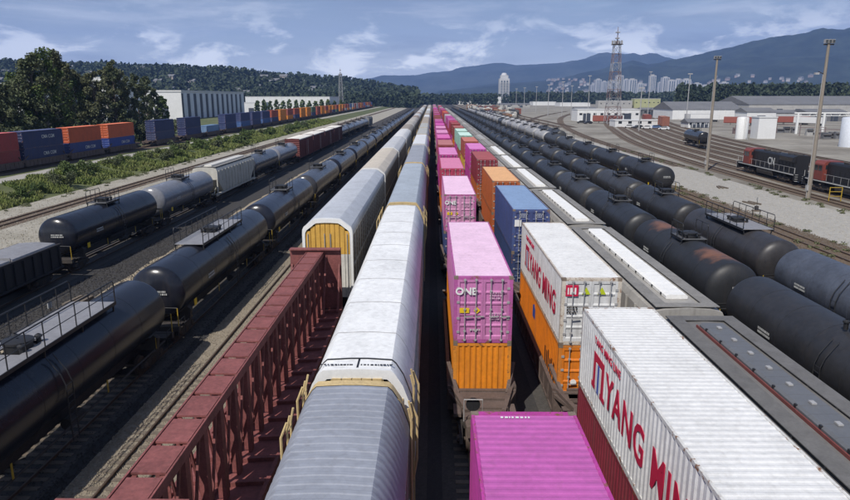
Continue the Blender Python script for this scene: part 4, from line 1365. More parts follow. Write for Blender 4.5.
t2 = [
 (9.70, S('white', cols((.66, .66, .655), WHITE_ROOF, (.60, .59, .56)), CONT_YM, 'cym', 'large white container with red YANG MING lettering, nearest the camera'), S('maroon', cols((.20, .025, .04), (.2, .05, .06)), None, 'cont', 'maroon container beneath the nearest white YANG MING container')),
 (25.6, S('white', cols((.60, .60, .59), WHITE_ROOF, (.56, .50, .42)), CONT_YM, 'cym', 'white container with red lettering and lime triangles on its doors, over an orange container'),
        S('orange', cols((.68, .19, .012), ORGR, (.60, .20, .03)), CONT_OR, 'corg', 'orange container with dark strokes on its side, under the second white container')),
 (42.2, S('blue', cols((.050, .070, .19), (.20, .29, .45), (.06, .09, .22)), CONT_BLUE, 'cblu', 'blue container with a faded blue roof, just beyond the second white container'), S('dark blue', cols((.03, .05, .13), (.05, .1, .2)))),
 (57.1, S('orange', cols((.42, .105, .03), (.66, .37, .18), (.40, .13, .05))), S('rust orange', cols((.42, .10, .03), (.5, .2, .1)))),
 (77.0, S('maroon', cols((.22, .03, .045), (.33, .085, .09))), S('orange brown', cols((.42, .11, .03), (.5, .2, .1)))),
 (93.0, S('magenta', cols((.45, .055, .30), (.60, .20, .47))), S('magenta', cols(MAG, MAGR))),
 (109.5, S('brown red', cols((.34, .085, .06), (.48, .17, .13))), S('yellow', cols((.55, .36, .05), (.6, .5, .2)))),
 (126.5, S('mint green', cols((.30, .50, .42), (.52, .70, .62))), S('brown red', cols((.34, .085, .06), (.48, .17, .13)))),
]
y = 143.
while y < 620:
    t2.append((y, rp([3, 3, 4, 4, 2, 3, 3, 2, 1, 1]), rp([3, 3, 2, 3, 3, 1, 2, 0, 1, 0])))
    y += rnd.choice([16.4, 16.8, 20.5])
for i, (y0, up, lo) in enumerate(t2):
    stack(X_T2, y0, up, lo, R2, i, lodY(y0))
def wells(x, t, row):
    for i, (y0, _, _) in enumerate(t):
        nxt = t[i + 1][0] if i + 1 < len(t) else y0 + 16.5
        Lw = 12.6
        place(wellcar(Lw), 'well_car', f'rusty brown well car under the {ordn(i)} container stack {row}', 'well car', 'well cars of the double stack trains', (x, y0 + CL / 2, RT), 0, None, lodY(y0, 70, 120), pre='well')
wells(X_T1, t1, R1); wells(X_T2, t2, R2)

# autoracks
GREYR = (.27, .285, .325); WHR = (.78, .78, .765); TANR = (.50, .45, .39); BLR = (.33, .37, .42)
arc = lambda roof, side, dl=(.3, .3, .3): {'main': side, 'roof': roof, 'side': side, 'doorlow': dl}
right = [(GREYR, AR_GREY, 'grey', (.5, .46, .38)), (WHR, AR_WHITE, 'white', (.74, .74, .72)), (BLR, AR_GREY, 'grey', (.45, .42, .36)), (GREYR, AR_GREY, 'grey', (.3, .3, .3)), (WHR, AR_WHITE, 'white', (.7, .7, .7))] + \
        [rnd.choice([(GREYR, AR_GREY, 'grey', (.4, .4, .38)), (TANR, AR_GREY, 'tan', (.35, .3, .25)), (WHR, AR_WHITE, 'white', (.7, .7, .7))]) for _ in range(17)]
extra = {0: 'grey ribbed-roof autorack car with a yellow end, nearest the camera', 1: 'white smooth-roofed autorack car behind the nearest grey one'}
y = 1.72
for i, (rc, pr, cn, sd) in enumerate(right):
    lod = lodY(y, 60, 110)
    p2 = pr if lod == 0 else pr + [FARSCR]
    place(p2, 'autorack_car', extra.get(i, f'{cn} roofed autorack car, {ordn(i)} from the camera in the row beside the pink containers'), 'autorack car', 'autorack cars beside the container trains',
          (X_A1, y, RT), 0, arc(rc, sd), lod, pre='ar_' + ('w' if pr is AR_WHITE else 'g'))
    y += 28.40 if i == 0 else 28.75
left = [((.42, .44, .48), (.55, .53, .49), 'grey'), ((.50, .45, .38), (.30, .24, .19), 'tan'), ((.44, .45, .47), (.34, .29, .25), 'grey'), ((.72, .71, .68), (.6, .6, .6), 'pale'), ((.46, .44, .41), (.3, .26, .22), 'grey')] + \
       [rnd.choice([((.42, .44, .48), (.4, .37, .33), 'grey'), ((.50, .45, .38), (.3, .24, .2), 'tan'), ((.66, .65, .62), (.5, .5, .5), 'pale')]) for _ in range(15)]
y = 38.6 + AL / 2
for i, (rc, sd, cn) in enumerate(left):
    lod = lodY(y, 60, 110)
    p2 = AR_LEFT if lod == 0 else AR_LEFT + [FARSCR]
    place(p2, 'autorack_car', 'grey autorack car with yellow end doors in a white arch, behind the red flat car' if i == 0 else f'{cn} roofed autorack car, {ordn(i)} in the row behind the red centre-beam car', 'autorack car',
          'autorack cars beside the container trains', (X_A2, y, RT), 0, arc(rc, sd, (.62, .60, .55)), lod, pre='ar_l')
    y += 28.6
place(centerbeam(), 'centerbeam_car', 'empty oxide red centre-beam flat car with an open truss partition and bulkheads', 'flat car', None, (X_A2 - .35, 24.3, RT))

# covered hoppers, the row right of the containers
def hc(main, hatch): return {'main': main, 'hatch': hatch}
y = 16.6
hops = [((.16, .155, .15), (.125, .13, .14), HOPR, 'grey hopper car with dull grey hatches edged in red, nearest the camera')] + [((.33, .315, .29), (.80, .79, .76), HOP, None)] * 2
for i in range(28):
    main, hatch, pr, lab = hops[i] if i < 3 else (rnd.choice([(.33, .315, .29), (.40, .385, .36), (.30, .28, .26)]), rnd.choice([(.80, .79, .76), (.34, .33, .32), (.36, .345, .33), (.5, .49, .46)]), HOP, None)
    place(pr, 'hopper_car', lab or f'grey covered hopper car, {ordn(i)} from the camera in the row beside the container train', 'hopper car', 'covered hopper cars beside the container train',
          (X_H, y, RT), 0, hc(main, hatch), lodY(y, 70, 120), pre='hop')
    y += 18.6

def tanks(x, y0, step, n, proto, pre, rowname, colf, near=75, mid=140, special=None):
    special = special or {}
    for i in range(n):
        y = y0 + i * step
        pr, lab, c, cn = special.get(i, (None, None, None, None))
        cc, cname = (c, cn) if c else colf(i)
        place(pr or proto, 'tank_car', lab or f'{cname} tank car, {ordn(i)} from the camera in {rowname}', 'tank car', 'tank cars in ' + rowname,
              (x, y - (1.9 if pr is TANK_R_LONG else 0), RT), 0, {'main': cc}, lodY(y, near, mid), pre=pre + (str(id(pr)) if pr else ''))
BLK = (.014, .016, .024); DG = (.021, .022, .025); MG = (.075, .074, .074)
def cf3(i): return ((.016, .018, .028), 'glossy black') if i < 3 or i % 3 else ((.05, .05, .055), 'dark grey')
tanks(X_L3, 22.2, 21.3, 24, TANK_L3, 'tl3', 'the row left of the autoracks', cf3,
      special={0: (TANK_L3L, 'glossy black tank car with a long railed walkway, nearest the camera on the left', BLK, 'black'),
               1: (TANK_L3M, 'glossy black tank car with white end print, second left of the autoracks', BLK, 'black')})
def cf4(i): return (DG, 'dark grey') if i % 4 != 3 else ((.034, .034, .036), 'grey')
tanks(X_R4, 26.0, 16.0, 34, TANK_R, 'tr4', 'the row right of the grey hoppers', cf4,
      special={0: (TANK_R_LONG, 'matt black tank car nearest the camera beside the grey hopper roofs', (.028, .028, .031), 'black'),
               1: (TANK_RR, 'dark grey tank car with orange rust stains on top, second in its row', DG, 'grey')})
def cf5(i): return ((.026, .026, .028), 'dark grey') if i % 3 else ((.038, .037, .037), 'grey')
tanks(X_R5, 32.6, 14.95, 34, TANK_R5, 'tr5', 'the middle row of dark tank cars', cf5,
      special={0: (TANK_R5_BARE, 'blue-grey tank car at the right edge of the photo, nearest in its row', (.075, .085, .11), 'grey'),
               1: (TANK_R5L, 'dark tank car with a long railed walkway, second in the middle row', (.036, .034, .036), 'grey')})
rr = random.Random(5)
def cf6(i): return ((.028, .028, .03), 'black') if i < 3 else rr.choice([((.38, .37, .36), 'pale grey'), ((.28, .27, .27), 'grey'), ((.05, .05, .05), 'dark'), ((.33, .32, .31), 'grey')])
tanks(X_R6, 95.0, 17.8, 26, TANK_R6, 'tr6', 'the row beside the gravel access road', cf6, near=100,
      special={0: (None, 'black tank car with its rounded end facing the open track, first in the outer row', (.028, .028, .03), 'black')})
def cf7(i): return rr.choice([((.40, .39, .38), 'pale grey'), ((.25, .24, .24), 'grey'), ((.05, .05, .05), 'dark')])
tanks(35.6, 190.0, 17.8, 18, TANK_R6, 'tr6', 'the outermost row along the gravel road', cf7, near=60)

# mixed row on the left
G4 = 'mixed cars of the row along the left service road'
X = X_L4
place(GONDOLA, 'gondola_car', 'dark low gondola car with flat grey lids at the left edge', 'gondola car', G4, (X, 38.4, RT), 0, {'main': (.022, .02, .022)})
place(GONDOLA, 'gondola_car', 'lidded gondola car mostly cut off by the left edge of the photo', 'gondola car', G4, (X, 21.6, RT), 0, {'main': (.022, .02, .022)})
place(TANK_L4, 'tank_car', 'glossy black tank car with white marks on its end, behind the lidded gondola', 'tank car', G4, (X, 56.4, RT), 0, {'main': BLK})
place(TANK_L4, 'tank_car', 'silver grey tank car between the black tank car and the cream hopper', 'tank car', G4, (X, 73.6, RT), 0, {'main': (.20, .205, .225)})
place(HOP, 'hopper_car', 'cream and grey covered hopper car between two grey tank cars on the left', 'hopper car', G4, (X, 91.3, RT), 0, hc((.52, .50, .44), (.60, .58, .53)))
place(TANK_L4, 'tank_car', 'dark grey tank car just beyond the cream hopper', 'tank car', G4, (X, 109.0, RT), 0, {'main': (.085, .088, .10)}, 1, pre='tl4')
place(TANK_L4, 'tank_car', 'light grey tank car in front of the red boxcars', 'tank car', G4, (X, 126.0, RT), 0, {'main': (.22, .22, .24)}, 1, pre='tl4')
for i in range(4):
    place(BOXCAR, 'boxcar', f'red boxcar with a white roof and pale graffiti, {ordn(i)} of four', 'boxcar', 'red boxcars on the left', (X, 143.5 + i * 16.6, RT), 0,
          {'main': (.135 - .012 * i, .03, .028), 'roof': (.55, .53, .50)}, 1, pre='boxcar')
for i in range(5):
    place(TANK_L4, 'tank_car', f'grey tank car beyond the red boxcars, {ordn(i)} of five', 'tank car', G4, (X, 210 + i * 17.0, RT), 0, {'main': rr.choice([(.12, .12, .13), (.20, .2, .21), (.06, .06, .065)])}, 2, pre='tl4f')
place(HOP, 'hopper_car', 'grey hopper car standing last in the left mixed row', 'hopper car', G4, (X, 296, RT), 0, hc((.25, .25, .25), (.4, .4, .4)), 2, pre='hop')

# container train on the far-left bank
X_C = -70.0
NAVY = (.022, .034, .10); BLUE2 = (.03, .06, .24); RORG = (.42, .085, .03)
GC = 'containers on the train along the trees'
def cstack(y0, up, lo, idx, lod):
    for lev, sp in ((0, lo), (1, up)):
        if sp is None: continue
        cn, c, mk = sp
        place(CONT_CMA if mk else CONT_D, 'shipping_container', f"{cn} container {'on top of' if lev else 'at the bottom of'} the {ordn(idx)} stack on the train along the trees", 'shipping container', GC,
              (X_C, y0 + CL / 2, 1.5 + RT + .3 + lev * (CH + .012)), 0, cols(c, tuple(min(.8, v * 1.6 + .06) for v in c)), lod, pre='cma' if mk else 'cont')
train = [
 (80.0, ('red', (.30, .04, .04), False), ('red', (.26, .04, .04), False)),
 (96.5, ('dark brick red', (.28, .04, .04), False), ('dark red', (.22, .035, .035), False)),
 (109.9, ('navy', NAVY, True), ('navy', NAVY, True)),
 (124.2, ('rust orange', RORG, False), ('navy', (.03, .05, .17), True)),
 (139.6, ('rust orange', (.46, .10, .035), False), ('blue', BLUE2, True)),
 (163.5, ('navy', NAVY, False), ('grey navy', (.04, .05, .11), False)),
 (184.0, ('navy', NAVY, False), ('navy', (.03, .04, .12), False)),
 (201.0, None, ('pale blue', (.14, .24, .40), False)),
 (220.0, ('navy', (.03, .045, .13), False), ('dark blue', (.03, .05, .14), False)),
]
y = 238.
cp = [('navy', (.03, .045, .13)), ('rust red', (.30, .06, .035)), ('orange', (.60, .20, .02)), ('brown red', (.28, .07, .05)), ('grey', (.33, .34, .37)), ('blue', (.05, .11, .28)), ('dull green', (.06, .12, .07))]
r3 = random.Random(8)
while y < 760:
    wts = [4, 4, 1, 2, 1, 2, 0] if y < 300 else ([1, 3, 6, 2, 0, 0, 1] if y < 500 else [1, 2, 2, 4, 4, 2, 0])
    a = r3.choices(cp, wts)[0]; b = r3.choices(cp, wts)[0]
    train.append((y, (a[0], a[1], False), (b[0], b[1], False))); y += r3.choice([15.5, 16.3, 17.5])
for i, (y0, u, l_) in enumerate(train):
    cstack(y0, u, l_, i, 1 if y0 < 160 else 2)
    place(wellcar(12.6), 'well_car', f'dark well car under the {ordn(i)} stack on the train along the trees', 'well car', 'well cars of the train along the trees', (X_C, y0 + CL / 2, 1.5 + RT), 0, None, 2 if y0 > 100 else 1, pre='well')

# lone dark tank car and other cars on the curving yard tracks
def on_path(i, Y):
    P = fan_paths[i]
    j = min(range(1, len(P) - 1), key=lambda k: abs(P[k][1] - Y))
    d = Vector((P[j + 1][0] - P[j - 1][0], P[j + 1][1] - P[j - 1][1]))
    return (P[j][0], P[j][1]), math.atan2(-d.x, d.y)
(px_, py_), a_ = on_path(3, 183)
place(TANK_L4, 'tank_car', 'lone black tank car on the curving tracks before the white sheds', 'tank car', None, (px_, py_, RT), a_, {'main': (.02, .02, .022)}, 1, pre='tl4')
for i, (fi, Y, c, cn) in enumerate([(4, 330, (.20, .05, .04), 'brown red'), (5, 300, (.24, .09, .06), 'rust brown'), (0, 420, (.05, .05, .05), 'dark'), (1, 440, (.35, .20, .12), 'tan')]):
    (px_, py_), a_ = on_path(fi, Y)
    place(BOXCAR, 'boxcar', f'{cn} boxcar standing far off on the curving yard tracks', 'boxcar', 'boxcars on the curving yard tracks', (px_, py_, RT), a_, {'main': c, 'roof': (.3, .28, .26)}, 2, pre='boxcar')

rq = random.Random(23)
for r_, xx in enumerate((40.5, 45.5, 52, 58, 64.5)):
    track(straight(xx, 300, 1150, 60), sleepers_to=0, bed='bedb', seed=60 + r_)
    y = 330 + r_ * 42 + rq.uniform(0, 30); k_ = 0
    while y < 760:
        kind = rq.choice([0, 0, 1, 2])
        cc, cn = rq.choice([((.30, .17, .10), 'tan brown'), ((.42, .40, .36), 'pale grey'), ((.22, .07, .05), 'oxide red'), ((.10, .10, .10), 'dark'), ((.55, .54, .5), 'cream')])
        lab = f'far {cn} car, {ordn(k_)} along the {ordn(r_)} far track right of the tank cars'
        if kind == 0: place(BOXCAR, 'boxcar', lab.replace(' car,', ' boxcar,'), 'boxcar', 'cars on the far yard tracks', (xx, y, RT), 0, {'main': cc, 'roof': (.5, .5, .48)}, 2, pre='boxcar')
        elif kind == 1: place(HOP, 'hopper_car', lab.replace(' car,', ' hopper car,'), 'hopper car', 'cars on the far yard tracks', (xx, y, RT), 0, hc(cc, (.6, .6, .58)), 2, pre='hop')
        else: place(TANK_L4, 'tank_car', lab.replace(' car,', ' tank car,'), 'tank car', 'cars on the far yard tracks', (xx, y, RT), 0, {'main': cc}, 2, pre='tl4f')
        y += 18.4 if rq.random() < .8 else 60; k_ += 1

# ------------------------------------------------------------------ locomotives
def loco():
    LL = 21.8; l = LL / 2
    ns = []
    mb = MB()
    mb.box(-1.45, 1.45, -l + .4, l - .6, 1.35, 1.62, 'black')
    mb.box(-1.5, 1.5, -l, -l + .4, .55, 1.7, 'black'); mb.box(-1.5, 1.5, l - .6, l - .2, .55, 1.7, 'black')
    mb.box(-1.49, -1.455, -l + .5, l - .7, 1.42, 1.56, 'stencil'); mb.box(1.455, 1.49, -l + .5, l - .7, 1.42, 1.56, 'stencil')
    ns.append(Node('frame', fixn(mb.mesh('frame'))))
    mb = MB(); mb.prism([(-.95, 1.62), (.95, 1.62), (.95, 4.0), (.75, 4.25), (-.75, 4.25), (-.95, 4.0)], 'y', -l + 1.0, l - 5.2, 'black')
    for y in np.arange(-l + 2, l - 6, 1.15):
        for sx in (-1, 1): mb.box(*sorted((sx * .945, sx * .975)), y, y + .95, 1.9, 3.2, 'black')
    mb.prism([(-1.5, 3.35), (1.5, 3.35), (1.5, 4.1), (.8, 4.4), (-.8, 4.4), (-1.5, 4.1)], 'y', -l + 1.1, -l + 6.0, 'black')
    for y in np.arange(-l + 1.4, -l + 5.6, .28):
        for sx in (-1, 1): mb.box(*sorted((sx * 1.49, sx * 1.53)), y, y + .16, 3.45, 4.0, 'grime')
    ns.append(Node('long_hood', fixn(mb.mesh('long_hood'))))
    mb = MB()
    for y in (-l + 2.4, -l + 4.4): mb.lathe([(4.38, .72), (4.52, .72), (4.55, .6)], 16, 'grime', 'z', (0, y, 0))
    for y in (-1.5, .2): mb.lathe([(4.2, .5), (4.38, .5), (4.4, .4)], 14, 'grime', 'z', (0, y, 0))
    mb.box(-.35, .35, 1.8, 3.0, 4.2, 4.45, 'grime')
    ns.append(Node('roof_fans', fixn(mb.mesh('roof_fans'))))
    mb = MB(); y0, y1 = l - 5.2, l - 2.7
    mb.prism([(-1.52, 1.62), (1.52, 1.62), (1.52, 3.9), (1.1, 4.35), (-1.1, 4.35), (-1.52, 3.9)], 'y', y0, y1, 'locored')
    cab = fixn(mb.mesh('cab'))
    wm = MB()
    for sx in (-1, 1):
        for yy in (y0 + .35, y0 + 1.35): wm.box(*sorted((sx * 1.515, sx * 1.535)), yy, yy + .85, 2.95, 3.7, 'glass')
    for x in (-1.1, -.35, .4): wm.box(x, x + .65, y1 - .01, y1 + .02, 3.1, 3.8, 'glass')
    wm.box(-1.2, -.5, y0 - .02, y0 + .01, 3.2, 3.8, 'glass'); wm.box(.5, 1.2, y0 - .02, y0 + .01, 3.2, 3.8, 'glass')
    ns.append(Node('cab', cab, kids=[Node('window', fixn(wm.mesh('window')))]))
    mb = MB(); mb.prism([(l - 2.7, 1.62), (l - .9, 1.62), (l - .75, 2.9), (l - 1.2, 3.0), (l - 2.7, 3.05)], 'x', -.85, .85, 'locored')
    for i in range(3): mb.box(-1.0 + i * .0 - .0, -.86, l - 2.5 + i * .55, l - 2.3 + i * .55, 1.7, 2.8, 'stencil')
    ns.append(Node('short_hood', fixn(mb.mesh('short_hood'))))
    mb = MB(); mb.prism([(-1.3, .5), (1.3, .5), (1.4, .9), (1.4, 1.35), (-1.4, 1.35), (-1.4, .9)], 'y', -3.2, 2.6, 'grime')
    ns.append(Node('fuel_tank', fixn(mb.mesh('fuel_tank'))))
    mb = MB()
    for sx in (-1, 1):
        mb.tube([(sx * 1.42, -l + .4, 2.55), (sx * 1.42, l - 5.4, 2.55)], .025, 6, 'bar')
        for y in np.arange(-l + .4, l - 5.3, 1.7): mb.tube([(sx * 1.42, y, 1.6), (sx * 1.42, y, 2.55)], .02, 5, 'bar')
    for s in (-1, 1):
        mb.tube([(-1.4, s * (l - .35), 1.0), (-1.4, s * (l - .35), 2.6)], .03, 6, 'stencil'); mb.tube([(1.4, s * (l - .35), 1.0), (1.4, s * (l - .35), 2.6)], .03, 6, 'stencil')
        for i in range(4):
            for sx in (-1, 1): mb.box(*sorted((sx * 1.05, sx * 1.48)), *sorted((s * (l - .2), s * (l + .1))), .55 + i * .33, .60 + i * .33, 'stencil')
    ns.append(Node('handrail', fixn(mb.mesh('handrail'))))
    big = MB()
    for sx in (-1, 1):
        big.prism([(-2.3, .45), (-2.1, .85), (2.1, .85), (2.3, .45), (1.2, .35), (.6, .25), (-.6, .25), (-1.2, .35)], 'x', sx * 1.05 - .1, sx * 1.05 + .1, 'grime')
        for y in (-1.8, 0, 1.8): big.lathe([(sx * 1.1, .22), (sx * 1.22, .2)], 10, 'wheel', 'x', (0, y, .52))
    big.box(-1, 1, -.4, .4, .7, 1.3, 'grime')
    bt = fixn(big.mesh('truck'))
    for y in (-l + 4.2, l - 4.6):
        ns.append(Node('truck', bt, (0, y, 0), kids=[Node('wheel', WHEEL, (sx * .76, yy, .5), rz=(0 if sx < 0 else math.pi)) for sx in (-1, 1) for yy in (-1.8, 0, 1.8)]))
    ns += [Node('lettering', text_mesh('CN', 1.7, 'stencil', '-x', ext=.01, bold=.03), (-1.0, -1.6, 2.75)), Node('lettering', text_mesh('CN', 1.7, 'stencil', '+x', ext=.01, bold=.03), (1.0, -1.6, 2.75))]
    ns += couplers(l - .1)
    return ns
LOCO = loco()
for Y, lab in ((110.2, 'black diesel locomotive with CN lettering and a red cab, farther from the camera'), (87.6, 'black diesel locomotive with a red cab at the right edge, nearer the camera')):
    (px_, py_), a_ = on_path(1, Y)
    place(LOCO, 'diesel_locomotive', lab, 'locomotive', 'diesel locomotives in the yard', (px_, py_, RT), a_)
# ------------------------------------------------------------------ poles, masts, small yard things
def light_pole(x, y, h_, label, arms=True):
    root = ob('light_pole', None, None, (x, y, 0)); tag(root, label, 'light pole', 'tall light poles beside the locomotive track')
    ob('pole', MB().tube([(0, 0, 0), (.02, 0, h_ * .5), (0, 0, h_)], .30, 12, 'pole', r2=.17).mesh('pole', 40), root)
    mb = MB(); mb.beam((-.65, 0, h_ - .35), (.65, 0, h_ - .35), .14, .16, 'grime'); ob('crossarm', mb.mesh('crossarm'), root)
    for dx in (-.45, 0, .45):
        f = MB(); f.box(dx - .17, dx + .17, -.30, .12, h_ - .2, h_ + .28, 'bar'); f.box(dx - .14, dx + .14, -.34, -.302, h_ - .15, h_ + .22, 'glass')
        ob('floodlight', f.mesh('floodlight'), root)
    c_ = MB(); c_.tube([(-.36, -.12, .1), (-.33, -.12, h_ * .55), (-.28, -.1, h_ * .8)], .04, 6, 'bar'); c_.box(-.5, -.25, -.3, .1, 1.2, 1.9, 'bar'); ob('conduit', c_.mesh('conduit'), root)
    if arms:
        a = MB(); a.tube([(0, 0, h_ * .80), (-.9, 0, h_ * .82)], .05, 6, 'grime'); a.box(-1.3, -.8, -.2, .2, h_ * .80, h_ * .80 + .25, 'bar'); ob('side_lamp', a.mesh('side_lamp'), root)
    return root
light_pole(51.0, 88, 20.4, 'tall grey light pole in front of the second locomotive, right side')
light_pole(51.6, 123, 20.4, 'tall wooden light pole at the gravel edge before the tracks', arms=False)
MASTORD = {p: k for k, p in enumerate(sorted([639, 686, 548, 562, 571, 524, 536, 516, 648, 588]))}
for i, (px, py, Yd, top) in enumerate([(639, 128, 270, 88), (686, 122, 330, 74), (548, 112, 470, 85), (562, 112, 470, 82), (571, 110, 520, 86), (524, 108, 600, 88), (536, 108, 600, 87), (516, 107, 640, 89), (648, 111, 480, 72), (588, 112, 450, 76)]):
    p = at(px, py, 0); p = CAM + (p - CAM) * (Yd / p.y); zt = atY(px, top, Yd).z
    root = ob('light_mast', None, None, (p.x, Yd, 0)); tag(root, f'thin pale light mast over the far yard, {ordl(MASTORD[px])} from the left', 'light mast', 'thin light masts over the far yard')
    ob('mast', MB().tube([(0, 0, 0), (0, 0, zt)], .28, 7, 'bar', r2=.16).mesh('mast'), root)
    ob('lamp_head', MB().box(-1.1, 1.1, -.25, .25, zt - .2, zt + .25, 'bar').mesh('lamp_head'), root)

def lattice(x, y, H, b, t, label, cols_, plat):
    root = ob('lattice_tower', None, None, (x, y, 0)); tag(root, label, 'lattice tower', None)
    nb = 9
    def hw(z): return (b + (t - b) * min(1, z / (H * .82))) / 2
    for k in range(nb):
        z0, z1 = H * .82 * k / nb, H * .82 * (k + 1) / nb
        mb = MB(); kk = cols_[k % 2]; a, c = hw(z0), hw(z1)
        q0 = [(-a, -a), (a, -a), (a, a), (-a, a)]; q1 = [(-c, -c), (c, -c), (c, c), (-c, c)]
        for i in range(4):
            j = (i + 1) % 4
            mb.beam((*q0[i], z0), (*q1[i], z1), .24, .24, kk)
            mb.beam((*q0[i], z0), (*q1[j], z1), .13, .13, kk); mb.beam((*q0[j], z0), (*q1[i], z1), .13, .13, kk)
            mb.beam((*q1[i], z1), (*q1[j], z1), .2, .2, kk)
        ob('lattice_section', mb.mesh('lattice_section'), root)
    z = H * .82; mb = MB()
    mb.box(-plat, plat, -plat, plat, z, z + .3, 'grime')
    for i in range(8):
        a = i * math.pi / 4; mb.box(plat * math.cos(a) - .3, plat * math.cos(a) + .3, plat * math.sin(a) - .3, plat * math.sin(a) + .3, z + .3, z + 2.0, 'mastwhite')
    ob('platform', mb.mesh('platform'), root)
    mb = MB(); mb.tube([(0, 0, z), (0, 0, H)], .35, 8, 'mastred', r2=.12)
    for zz in (H * .88, H * .94): mb.box(-.9, .9, -.9, .9, zz, zz + .5, 'mastwhite')
    ob('antenna', mb.mesh('antenna'), root)
p = at(612, 124, 0)
lattice(p.x, p.y, atY(615, 27, p.y).z, 7.0, 3.0, 'red and white lattice floodlight tower rising over the yard', ('mastwhite', 'mastred'), 2.4)
p = atY(341, 98, 700)
lattice(p.x, 700, atY(341, 68, 700).z, 5.0, 2.6, 'slim grey lattice mast beyond the orange containers on the left', ('mastwhite', 'mastwhite'), 1.6)

def aframe(x, y):
    root = ob('gate_barrier', None, None, (x, y, 0)); tag(root, 'small yellow steel barrier frame at the track edge before the locomotives', 'barrier')
    mb = MB()
    for dx in (-.8, .8): mb.tube([(dx, 0, 0), (dx, 0, 1.9)], .06, 6, 'safety')
    ob('post', mb.mesh('post'), root)
    mb = MB()
    for z in (.7, 1.3, 1.85): mb.tube([(-.8, 0, z), (.8, 0, z)], .05, 6, 'safety')
    ob('crossbar', mb.mesh('crossbar'), root)
aframe(53.4, 86)
def switch_stand(x, y, label):
    root = ob('switch_stand', None, None, (x, y, 0)); tag(root, label, 'switch stand', 'switch stands between the tracks')
    ob('base', MB().box(-.5, .5, -.2, .2, .03, .2, 'tie').box(-.18, .18, -.15, .15, .2, .7, 'grime').mesh('base'), root)
    ob('mast', MB().tube([(0, 0, .7), (0, 0, 1.75)], .03, 6, 'grime').mesh('mast'), root)
    ob('target', MB().box(-.02, .02, -.2, .2, 1.35, 1.7, 'stencil').mesh('target'), root)
    ob('lever', MB().tube([(0, .15, .6), (.1, .7, .25)], .03, 6, 'bar').mesh('lever'), root)
switch_stand(-22.6, 36.5, 'small switch stand on the dark ballast beside the dusty strip')
switch_stand(39.2, 78, 'small switch stand at the edge of the gravel access road')
def heap(name, label, x, y, n, r, k, seed):
    rd = random.Random(seed); root = ob(name, None, None, (x, y, 0)); tag(root, label, 'timber heap')
    for i in range(n):
        a = rd.uniform(-.3, .3); mb = MB(); L2 = rd.uniform(.8, 1.3)
        z = .12 + .22 * (i // 3)
        mb.beam((-L2 * math.sin(a) + (i % 3 - 1) * .4, -L2 * math.cos(a), z), (L2 * math.sin(a) + (i % 3 - 1) * .4, L2 * math.cos(a), z), .22, .2, k)
        ob('timber', mb.mesh('timber'), root)
heap('timber_heap', 'small heap of old timbers lying on the dark ballast between tank rows', -23.4, 41, 6, 1, 'tie', 2)
for i, (x, y) in enumerate([(44, 99), (41.5, 84), (46, 140)]):
    heap('timber_heap', ['few loose timbers lying on the gravel access road', 'loose dark timbers on the gravel road near the tank cars', 'loose timbers on the gravel road by the far pole'][i], x, y, 3, 1, 'tie', 20 + i)

# ------------------------------------------------------------------ buildings
def building(name, label, cat, x0, x1, y0, y1, h_, wall, roof, pitch=0., bays=0, group=None, door=None, windows=0, par=.4):
    root = ob(name, None, None, ((x0 + x1) / 2, y0, 0)); tag(root, label, cat, group)
    w2, d = (x1 - x0) / 2, y1 - y0
    ob('wall', MB().box(-w2, w2, 0, d, 0, h_, wall).mesh('wall'), root)
    if pitch:
        ob('roof', fixn(MB().prism([(-.4, h_ + .003), (d + .4, h_ + .003), (d / 2, h_ + pitch)], 'x', -w2 - .4, w2 + .4, roof).mesh('roof')), root)
    else:
        ob('roof', MB().box(-w2 - .15, w2 + .15, -.15, d + .15, h_ + .003, h_ + par, roof).mesh('roof'), root)
    if bays:
        me = MB().box(-.12, .12, -.16, -.003, .2, h_ - .1, wall).mesh('wall_rib')
        for i in range(1, bays): ob('wall_rib', me, root, (-w2 + 2 * w2 * i / bays, 0, 0))
    if door:
        me = MB().box(-2.1, 2.1, -.08, -.003, .05, min(5, h_ * .7), 'dkslot').mesh('door')
        for u in door: ob('door', me, root, (-w2 + 2 * w2 * u, 0, 0))
    if windows:
        me = MB().box(-.8, .8, -.06, -.003, 0, 1.1, 'glass').mesh('window')
        for i in range(windows): ob('window', me, root, (-w2 + 2 * w2 * (i + .5) / windows, 0, h_ * .55))
    return root
# the big panelled warehouse on the left, lit white end and blue-grey panels with dark slots
def warehouse():
    a = atY(183, 118, 360)
    z0 = 1.0; zt = atY(183, 92.0, 360).z
    root = ob('warehouse', None, None, (a.x, 360, 0)); tag(root, 'big white warehouse with blue-grey panels and dark slots behind the container train', 'warehouse')
    Lw = 120.; W_ = 45.
    ob('wall', MB().box(-W_, 0, 0, Lw, 0, zt, 'wwall').mesh('wall'), root)
    ob('roof', MB().box(-W_ - .3, .3, -.3, Lw + .3, zt + .003, zt + .9, 'wroof').mesh('roof'), root)
    n = 12; me = MB().box(.003, .35, -Lw / n / 2 + 2.4, Lw / n / 2 - 2.4, .5, zt - .6, 'pwall').mesh('wall_panel'); sl_ = MB().box(.003, .12, -2.3, 2.3, .5, zt - .8, 'dkslot').mesh('slot_window')
    for i in range(n):
        y = Lw * (i + .5) / n
        ob('wall_panel', me, root, (0, y, 0)); ob('slot_window', sl_, root, (0, y - Lw / n / 2 if i else 2.4, 0))
    me2 = MB().box(-1.4, 1.4, -.15, -.003, .5, zt * .55, 'dkslot').mesh('door')
    for x in (-38, -26, -9): ob('door', me2, root, (x, 0, 0))
warehouse()
x0, x1 = atY(246, 110, 600).x, atY(330, 110, 600).x
building('warehouse', 'long low white warehouse behind the row of slim trees, left', 'warehouse', x0, x1, 600, 660, atY(250, 97, 600).z, 'wwall', 'wroof', bays=14, door=(.2, .6))
